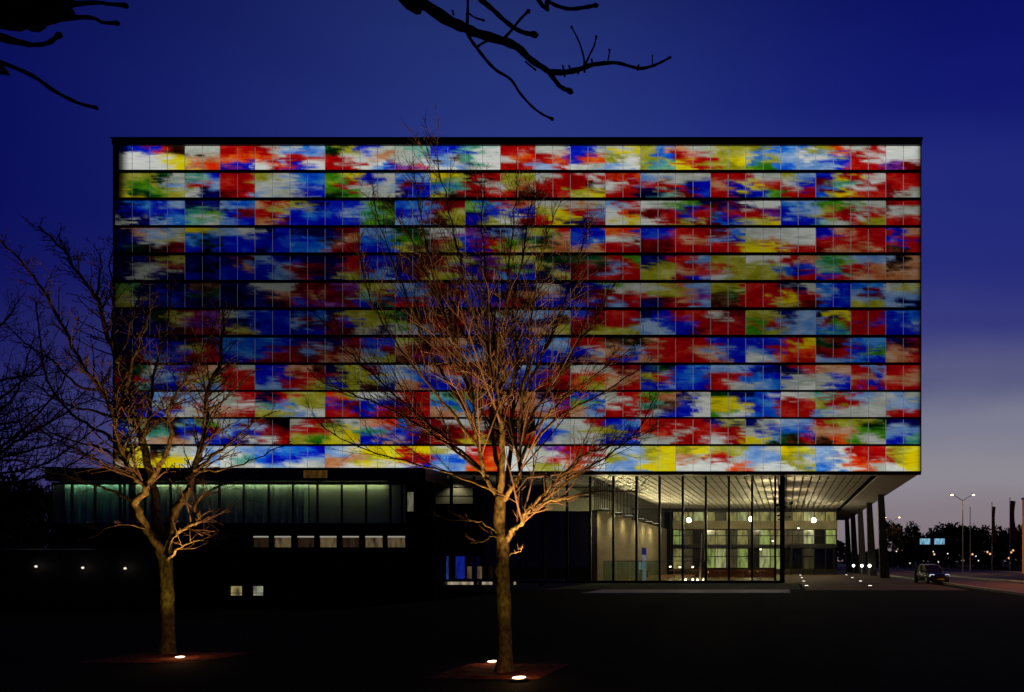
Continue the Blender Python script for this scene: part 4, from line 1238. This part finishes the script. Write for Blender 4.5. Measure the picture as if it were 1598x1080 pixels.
# dense cluster at the upper left
bough('limb', [(-4.2, -1.3, 4.0), (-6.0, 1.5, 5.6)], [(-190, 60), (-60, 30), (20, 30), (70, 22), (110, 18)], [22, 20, 16, 16, 17, 15, 10], bud=False)
bough('branch', [], [(60, 6), (110, 6), (150, 4), (168, 6), (190, 8)], [6, 5, 3.2, 3.0, 3.4])
bough('branch', [], [(80, 30), (118, 27), (145, 28), (160, 35), (178, 36)], [7, 4, 3.4, 3, 3.2])
bough('branch', [], [(-10, 55), (30, 66), (55, 70), (75, 67), (88, 58)], [9, 6, 3.6, 3.2, 3.4])
bough('branch', [(-6.2, 2.2, 5.5)], [(-60, 78), (0, 97), (50, 118), (85, 142), (120, 160), (145, 167)], [5, 4.6, 4.2, 3.8, 3.6, 3.2, 3.0])
rng = random.Random(3)
bark = MB()
for k in range(34):
    u0, v0 = rng.uniform(-60, 100), rng.uniform(-20, 40)
    if v0 > 46 - 0.28 * max(u0, 0):
        v0 *= 0.5
    ln = rng.uniform(20, 55)
    th = rng.uniform(-0.5, 0.7)
    Y = Yh + rng.uniform(-0.35, 0.35)
    pts = [P(u0 + ln * s * math.cos(th), v0 + ln * s * math.sin(th) * (0.6 if v0 < 15 else 0.25), Y) for s in (0, 0.33, 0.66, 1)]
    rr = rng.uniform(5, 9) * Y / F
    bark.tube(pts, [rr * 0.8, rr * 1.2, rr * 1.1, rr * 0.4], 6)
bark.build('spur_cluster', M_bark_dark, oh, kind='stuff')

# planting beds and ground lights under the trees
def bed(u, v, Y, wx_, wy_, lab):
    p = P(u, v, Y)
    m = MB()
    n = 12
    rg = random.Random(int(u))
    for j in range(n + 1):
        for i in range(n + 1):
            e = min(i, j, n - i, n - j)
            m.v.append(Vector((p.x - wx_ / 2 + wx_ * i / n, Y - wy_ / 2 + wy_ * j / n, 0.006 + (0 if e == 0 else rg.uniform(0.005, 0.03)))))
    for j in range(n):
        for i in range(n):
            m.f.append((j * (n + 1) + i, j * (n + 1) + i + 1, (j + 1) * (n + 1) + i + 1, (j + 1) * (n + 1) + i))
    return m.build('planting_bed', M_soil, kind='structure')
bed(782, 1050, 9.85, 1.55, 1.35, '')
bed(262, 1030, 11.25, 1.9, 1.2, '')
WARM = (1.0, 0.76, 0.14)
WARM2 = (1.0, 0.60, 0.26)
tc_ = P(787, 0, Yc)
pA, pB = P(810, 1063, EYE * F / (1063 - VPY)), P(769, 1037, EYE * F / (1037 - VPY))
ground_light(Vector((pA.x, pA.y, 0.0)) + Vector((0, 0, 0.02)), 0.085, 'round warm ground light in front of the central tree trunk', 'ground lights under the trees', E_warm,
             [((tc_.x + 0.02, Yc, 2.2), 22, WARM, 62), ((pA.x * 0.45 + tc_.x * 0.55, pA.y * 0.45 + Yc * 0.55, 6.0), 1700, WARM2, 44), ((tc_.x + 1.2, Yc, 3.0), 40, WARM2, 80)])
ground_light(Vector((pB.x, pB.y, 0.0)) + Vector((0, 0, 0.02)), 0.075, 'round warm ground light behind the central tree trunk, to its left', 'ground lights under the trees', E_warm,
             [((pB.x * 0.6 + tc_.x * 0.4 - 0.1, pB.y * 0.5 + Yc * 0.5, 6.0), 1700, WARM2, 46)])
pC = P(281, 1030, EYE * F / (1030 - VPY))
tl_ = P(262, 0, Yl)
ground_light(Vector((pC.x, pC.y, 0.0)) + Vector((0, 0, 0.02)), 0.06, 'round ground light beside the left tree trunk', 'ground lights under the trees', E_warm,
             [((tl_.x + 0.02, Yl, 2.1), 40, (1.0, 0.82, 0.18), 66), ((tl_.x + 0.1, Yl - 0.2, 6.0), 700, WARM2, 46)])

# ------------------------------------------------------------------ street side
def street_lamp(Y, x, label, energy):
    base = Vector((x, Y, 0.0))
    t = thing('street_lamp', base, label, 'street lamp', 'double-armed street lamps along the road')
    MB().tube([base, base + Vector((0, 0, 1.2)), base + Vector((0, 0, 9.2))], [0.11, 0.09, 0.055], 8).build('pole', M_steel, t)
    for s in (-1, 1):
        a = base + Vector((0, 0, 9.15))
        e = base + Vector((s * 1.35, 0, 9.95))
        MB().tube([a, a.lerp(e, 0.5) + Vector((0, 0, 0.04)), e], [0.045, 0.04, 0.035], 6).build('arm', M_steel, t)
        h = MB().hexa([(e.x - 0.32, Y - 0.13, e.z - 0.02), (e.x + 0.32, Y - 0.13, e.z - 0.02), (e.x + 0.32, Y + 0.13, e.z - 0.02), (e.x - 0.32, Y + 0.13, e.z - 0.02),
                       (e.x - 0.2, Y - 0.08, e.z + 0.12), (e.x + 0.2, Y - 0.08, e.z + 0.12), (e.x + 0.2, Y + 0.08, e.z + 0.12), (e.x - 0.2, Y + 0.08, e.z + 0.12)]).build('lamp_head', M_steel, t)
        MB().sphere((e.x, Y, e.z - 0.05), 0.2, 10, 6, 0.5).build('lamp_glass', E_sodium, h)
        lamp('lamp_source', e + Vector((0, 0, -0.25)), 'SPOT', energy, (1.0, 0.42, 0.14), t, aim=e + Vector((0, 0, -5)), spot_size=R(150), spot_blend=0.7, shadow_soft_size=0.2)
    return t
street_lamp(86, 22.4, 'tall double-armed street lamp standing right of the building against the sky', 700)
street_lamp(131, 20.6, 'distant double-armed street lamp just beside the leaning columns', 120)
street_lamp(41, 23.6, 'near double-armed street lamp by the road, outside the right edge', 3600)

def flag_pole(u, vt, vb, flag, label):
    Y = 100.0
    p = P(u, vb, Y)
    p.z = 0.0
    t = thing('flag_pole', p, label, 'flag pole', 'flag poles by the road')
    zt_ = zpx(vt, Y)
    MB().tube([p, Vector((p.x, Y, zt_))], [0.09, 0.05], 8).build('pole', M_white if not flag else M_steel, t)
    MB().sphere((p.x, Y, zt_ + 0.05), 0.09, 8, 6).build('finial', M_steel, t)
    if flag:
        za, zb2, wd = flag
        m = MB()
        n, k = 10, 5
        for j in range(n + 1):
            for i in range(k + 1):
                z = za + (zb2 - za) * j / n
                m.v.append(Vector((p.x + 0.07 + wd * i / k * (1 - 0.25 * math.sin(j * 0.5)), Y + 0.10 * math.sin(i * 2.2 + j * 0.3), z - 0.12 * i / k)))
        for j in range(n):
            for i in range(k):
                a = j * (k + 1) + i
                m.f.append((a, a + 1, a + k + 2, a + k + 1))
        m.build('flag', M_red_flag, t)
flag_pole(1514, 793, 889, None, 'bare slim flag pole, leftmost of the three by the road')
flag_pole(1548, 785, 892, (zpx(790, 100), zpx(846, 100), 0.45), 'flag pole with a limp dark red flag, middle of the three')
flag_pole(1576, 778, 894, (zpx(781, 100), zpx(842, 100), 0.75), 'flag pole with a wide limp dark red flag, rightmost of the three')

for i, (ua, ub) in enumerate(((1436, 1451.5), (1458.5, 1474))):
    Y = 118.0
    p = P((ua + ub) / 2, 0, Y)
    t = thing('lit_billboard', (p.x, Y, 0), ('left of two small pale blue lit billboards before the far trees', 'right of two small pale blue lit billboards before the far trees')[i], 'billboard', 'lit billboards')
    MB().box(P(ua, 0, Y).x, P(ub, 0, Y).x, Y, Y + 0.2, zpx(849.5, Y), zpx(840.5, Y)).build('lit_panel', lit_mat('billboard_glow', (0.30, 0.68, 0.98), 0.95), t)
    MB().box(P(ua, 0, Y).x - 0.08, P(ub, 0, Y).x + 0.08, Y + 0.21, Y + 0.35, zpx(849.5, Y) - 0.08, zpx(840.5, Y) + 0.08).build('frame', M_black, t)
    MB().box(p.x - 0.1, p.x + 0.1, Y + 0.22, Y + 0.34, 0, zpx(849.5, Y) - 0.082).build('post', M_black, t)

far = [(1458, 865, E_sodium), (1456.5, 861, E_white), (1479, 864, E_white), (1517.5, 865, E_sodium), (1523, 868, E_white), (1541, 861.5, E_sodium), (1545, 864.5, E_sodium), (1574.5, 871, E_sodium), (1578, 862, E_sodium), (1581, 859, E_sodium), (1399, 860.5, E_white), (1420, 879, E_warm), (1464.5, 877, E_white), (1576, 879, E_white), (1527, 875, E_white)]
words = ['first', 'second', 'third', 'fourth', 'fifth', 'sixth', 'seventh', 'eighth', 'ninth', 'tenth', 'eleventh', 'twelfth', 'thirteenth', 'fourteenth', 'fifteenth']
order = sorted(range(len(far)), key=lambda k: far[k][0])
for rank, k in enumerate(order):
    u, v, em = far[k]
    em = E_far if em is E_sodium else E_far2
    Y = 112.0
    p = P(u, v, Y)
    t = thing('distant_lamp', (p.x, Y, 0), 'tiny distant lamp below the far trees, %s from the left' % words[rank], 'lamp', 'distant lamps below the trees')
    MB().tube([(p.x, Y, 0), (p.x, Y, p.z - 0.1)], 0.04, 5).build('post', M_black, t)
    MB().sphere(p, 0.11 if em is E_far2 else 0.17, 8, 6).build('globe', em, t, smooth_=True)

ob = thing('orange_block', (P(1596, 0, 80).x + 2.5, 80, 0), 'tall orange lit facade slice at the right edge', 'building')
ox = P(1595.2, 0, 84).x
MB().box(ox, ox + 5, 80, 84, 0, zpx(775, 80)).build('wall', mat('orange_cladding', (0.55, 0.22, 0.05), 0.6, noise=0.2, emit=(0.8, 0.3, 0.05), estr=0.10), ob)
MB().box(ox - 0.1, ox + 5.1, 79.9, 84.1, zpx(775, 80), zpx(775, 80) + 0.2).build('roof_edge', M_black, ob)

# bollard beside the car
p = P(1429.5, 0, 49.5)
t = thing('bollard', (p.x, 49.5, 0.0), 'short dark bollard at the kerb behind the parked car', 'bollard')
MB().lathe((p.x, 49.5, 0), [(0.13, 0), (0.12, 0.75), (0.12, 0.80)], 12).build('post', M_black, t)
MB().lathe((p.x, 49.5, 0), [(0.135, 0.802), (0.135, 0.86), (0.06, 0.92)], 12).build('cap', M_frame, t)

# parked car -----------------------------------------------------------
def car():
    p = P(1453, 0, 48.6)
    t = thing('parked_car', (p.x, 48.6, 0.012), 'small dark blue car with lit headlights by the kerb right of the building', 'car')
    ang = R(9)
    t.rotation_euler = (0, 0, ang)
    t.scale = (0.92, 0.92, 0.92)
    _w[t.name] = Vector((0, 0, 0))       # parts are modelled in car space, nose toward -Y
    M_paint = mat('car_paint', (0.02, 0.022, 0.06), 0.22, 0.3, spec=0.6, noise=0.05)
    M_tyre = mat('tyre', (0.015, 0.015, 0.015), 0.9, noise=0.2)
    M_cg = mat('car_glass', (0.02, 0.022, 0.03), 0.05, spec=0.9)
    # body loft: stations along y with half-width and bottom / shoulder heights
    st = [(-1.92, 0.60, 0.30, 0.52), (-1.80, 0.76, 0.20, 0.66), (-1.45, 0.83, 0.18, 0.76), (-0.85, 0.85, 0.18, 0.86), (0.2, 0.85, 0.18, 0.90), (1.1, 0.85, 0.18, 0.93), (1.65, 0.80, 0.22, 0.95), (1.88, 0.66, 0.32, 0.85)]
    m = MB()
    sec = 10
    for y, w, zb_, zt_ in st:
        prof = [(-w * 0.9, zb_), (-w, zb_ + 0.12), (-w * 1.0, (zb_ + zt_) / 2), (-w * 0.97, zt_ - 0.06), (-w * 0.86, zt_),
                (w * 0.86, zt_), (w * 0.97, zt_ - 0.06), (w, (zb_ + zt_) / 2), (w, zb_ + 0.12), (w * 0.9, zb_)]
        m.v += [Vector((x, y, z)) for x, z in prof]
    for j in range(len(st) - 1):
        for i in range(sec):
            i2 = (i + 1) % sec
            m.f.append((j * sec + i, j * sec + i2, (j + 1) * sec + i2, (j + 1) * sec + i))
    m.f.append(tuple(reversed(range(sec))))
    m.f.append(tuple((len(st) - 1) * sec + i for i in range(sec)))
    m.f = [tuple(reversed(f)) for f in m.f]
    body = m.build('body', M_paint, t, smooth_=True)
    # cabin: pillars and roof
    low = [(-0.72, -0.80, 0.86), (0.72, -0.80, 0.86), (0.72, 1.55, 0.93), (-0.72, 1.55, 0.93)]
    top = [(-0.55, -0.10, 1.40), (0.55, -0.10, 1.40), (0.56, 1.20, 1.42), (-0.56, 1.20, 1.42)]
    MB().hexa([(x * 0.97, y * 0.97, z) for x, y, z in low] + [(x * 0.97, y * 0.97 , z - 0.03) for x, y, z in top]).build('window_glass', M_cg, t)
    r_ = MB()
    r_.hexa([(-0.57, -0.14, 1.385), (0.57, -0.14, 1.385), (0.58, 1.24, 1.40), (-0.58, 1.24, 1.40), (-0.50, -0.02, 1.44), (0.50, -0.02, 1.44), (0.51, 1.15, 1.455), (-0.51, 1.15, 1.455)])
    r_.build('roof', mat('car_silver', (0.35, 0.35, 0.40), 0.25, 0.6), t)
    for s in (-1, 1):
        for a, b in (((-0.72 * s, -0.82, 0.85), (-0.56 * s, -0.10, 1.41)), ((-0.735 * s, 0.42, 0.90), (-0.575 * s, 0.5, 1.41)), ((-0.72 * s, 1.58, 0.92), (-0.565 * s, 1.20, 1.42))):
            MB().tube([a, b], 0.035, 6).build('pillar', mat('car_trim', (0.30, 0.30, 0.36), 0.3, 0.5) if a[1] < 0 else M_paint, t)
        MB().sphere((0.92 * s, -0.62, 0.95), 0.10, 8, 6, 0.7).build('mirror', M_paint, t)
        hl = MB().hexa([(s * 0.60 - 0.17, -1.87 + 0.02, 0.54), (s * 0.60 + 0.17, -1.80, 0.54), (s * 0.60 + 0.17, -1.70, 0.54), (s * 0.60 - 0.17, -1.74, 0.54),
                   (s * 0.60 - 0.15, -1.80, 0.71), (s * 0.60 + 0.15, -1.74, 0.71), (s * 0.60 + 0.15, -1.66, 0.70), (s * 0.60 - 0.15, -1.68, 0.70)] if s > 0 else
                  [(s * 0.60 - 0.17, -1.80, 0.54), (s * 0.60 + 0.17, -1.85, 0.54), (s * 0.60 + 0.17, -1.74, 0.54), (s * 0.60 - 0.17, -1.70, 0.54),
                   (s * 0.60 - 0.15, -1.74, 0.71), (s * 0.60 + 0.15, -1.80, 0.71), (s * 0.60 + 0.15, -1.68, 0.70), (s * 0.60 - 0.15, -1.66, 0.70)]).build('headlight', emit_mat('headlight_glow', (0.9, 0.85, 1.0), 0.75), t)
        for y in (-1.22, 1.22):
            wh = MB()
            cx = s * 0.76
            wh.tube([(cx - 0.10, y, 0.30), (cx - 0.085, y, 0.30), (cx + 0.085, y, 0.30), (cx + 0.10, y, 0.30)], [0.24, 0.30, 0.30, 0.24], 18)
            wo = wh.build('wheel', M_tyre, t)
            rm = MB().tube([(cx + s * 0.101, y, 0.30), (cx + s * 0.125, y, 0.30)], [0.18, 0.14], 12)
            _w[wo.name] = wo.location.copy()
            rm.build('rim', M_steel, wo)
    MB().box(-0.62, 0.62, -1.97, -1.85, 0.26, 0.40).build('bumper', M_black, t)
    MB().box(-0.38, 0.38, -1.945, -1.90, 0.44, 0.54).build('grille', M_black, t)
    MB().box(-0.26, 0.26, -1.99, -1.972, 0.29, 0.39).build('number_plate', mat('plate_yellow', (0.5, 0.4, 0.06), 0.5, noise=0.1), t)
    return t
car()

# ------------------------------------------------------------------ far trees
def crown_mesh(name, rx, rz, n, seed, leaf):
    rg = random.Random(seed)
    clumps = [(Vector((rg.uniform(-0.72, 0.72) * rx, rg.uniform(-0.6, 0.6) * rx, rg.uniform(0.05, 0.95) * rz)), rg.uniform(0.22, 0.42)) for _ in range(26)]
    m = MB()
    for i in range(n):
        c, s = clumps[rg.randrange(len(clumps))]
        d = Vector((rg.gauss(0, 1), rg.gauss(0, 1), rg.gauss(0, 1)))
        d.normalize()
        p = c + Vector((d.x * rx, d.y * rx, d.z * rz * 0.7)) * s * rg.uniform(0.55, 1.05)
        p.z = max(p.z, -0.1 * rz)
        a = Vector((rg.gauss(0, 1), rg.gauss(0, 1), rg.gauss(0, 1))).normalized()
        b = a.orthogonal().normalized()
        l = leaf * rg.uniform(0.6, 1.4)
        m.poly([p - a * l - b * l * 0.5, p + a * l - b * l * 0.4, p + a * l * 0.7 + b * l * 0.6, p - a * l * 0.8 + b * l * 0.5])
    me = bpy.data.meshes.new(name)
    me.from_pydata([tuple(v) for v in m.v], [], m.f)
    me.materials.append(M_leaf)
    return me
CM = [crown_mesh('crown_a', 1, 1, 2600, 1, 0.05), crown_mesh('crown_b', 1, 1, 2600, 2, 0.05), crown_mesh('crown_c', 1, 1, 2600, 3, 0.05)]
def far_tree(u, vtop, wpx, Y, k, label, grp):
    x = P(u, 0, Y).x
    g = gz(x, Y)
    zt_ = zpx(vtop, Y)
    w = wpx / 2 * Y / F
    t = thing('leafy_tree', (x, Y, g), label, 'tree', grp)
    h = zt_ - g
    MB().tube([(x, Y, g - 0.1), (x + 0.1, Y, g + h * 0.3), (x, Y, g + h * 0.75)], [0.28, 0.2, 0.06], 8).build('trunk', M_bark_dark, t)
    o = bpy.data.objects.new('crown', CM[k % 3])
    C.objects.link(o)
    o.parent = t
    o.location = (0, 0, h * 0.16)
    o.scale = (w * 1.05, w * 1.05, h * 0.80)
    o.rotation_euler = (0, 0, k * 1.7)
ft = [(1413, 817, 66, 135, 'rounded dark tree right beside the leaning columns'), (1452, 828, 44, 150, 'small dark tree behind the left lit billboard'),
      (1484, 818, 84, 140, 'broad dark tree behind the tall street lamp'), (1524, 823, 56, 138, 'dark tree between the street lamp and the flag poles'),
      (1556, 828, 46, 150, 'small dark tree behind the middle flag pole'), (1580, 822, 56, 140, 'dark tree behind the rightmost flag pole'), (1612, 812, 60, 136, 'dark tree cut by the right edge')]
for i, (u, v, w, Y, lab) in enumerate(ft):
    far_tree(u, v, w, Y, i, lab, 'trees beyond the road')
lt = [(-25, 738, 110, 70, 'tall dark tree at the left edge beyond the garden wall'), (22, 757, 70, 75, 'dark rounded tree beside the low wing'), (58, 765, 52, 80, 'small dark tree just left of the low wing roof'), (-90, 720, 120, 76, 'very large dark tree beyond the left edge')]
for i, (u, v, w, Y, lab) in enumerate(lt):
    far_tree(u, v, w, Y, i + 1, lab, 'trees beyond the garden wall')
rg = random.Random(44)
hm = MB()
for i in range(9000):
    side = rg.random()
    x = rg.uniform(6, 150) if side < 0.65 else rg.uniform(-260, -58)
    Y = rg.uniform(165, 175) if side < 0.65 else rg.uniform(95, 105)
    h = (4.8 + 1.6 * math.sin(x * 0.21) + 1.2 * math.sin(x * 0.57 + 1)) * (1 if side < 0.65 else 1.1)
    p = Vector((x, Y, rg.uniform(-1.0, 1) ** 1 * 0 + h * math.sqrt(rg.random())))
    a = Vector((rg.gauss(0, 1), rg.gauss(0, 1) * 0.4, rg.gauss(0, 1))).normalized()
    b = a.orthogonal().normalized()
    l = rg.uniform(0.35, 0.85)
    hm.poly([p - a * l - b * l * 0.6, p + a * l - b * l * 0.5, p + a * l * 0.7 + b * l * 0.7, p - a * l * 0.8 + b * l * 0.6])
hm.build('far_wood', M_leaf, None, 'dark mass of distant trees along the horizon', 'trees', kind='stuff')
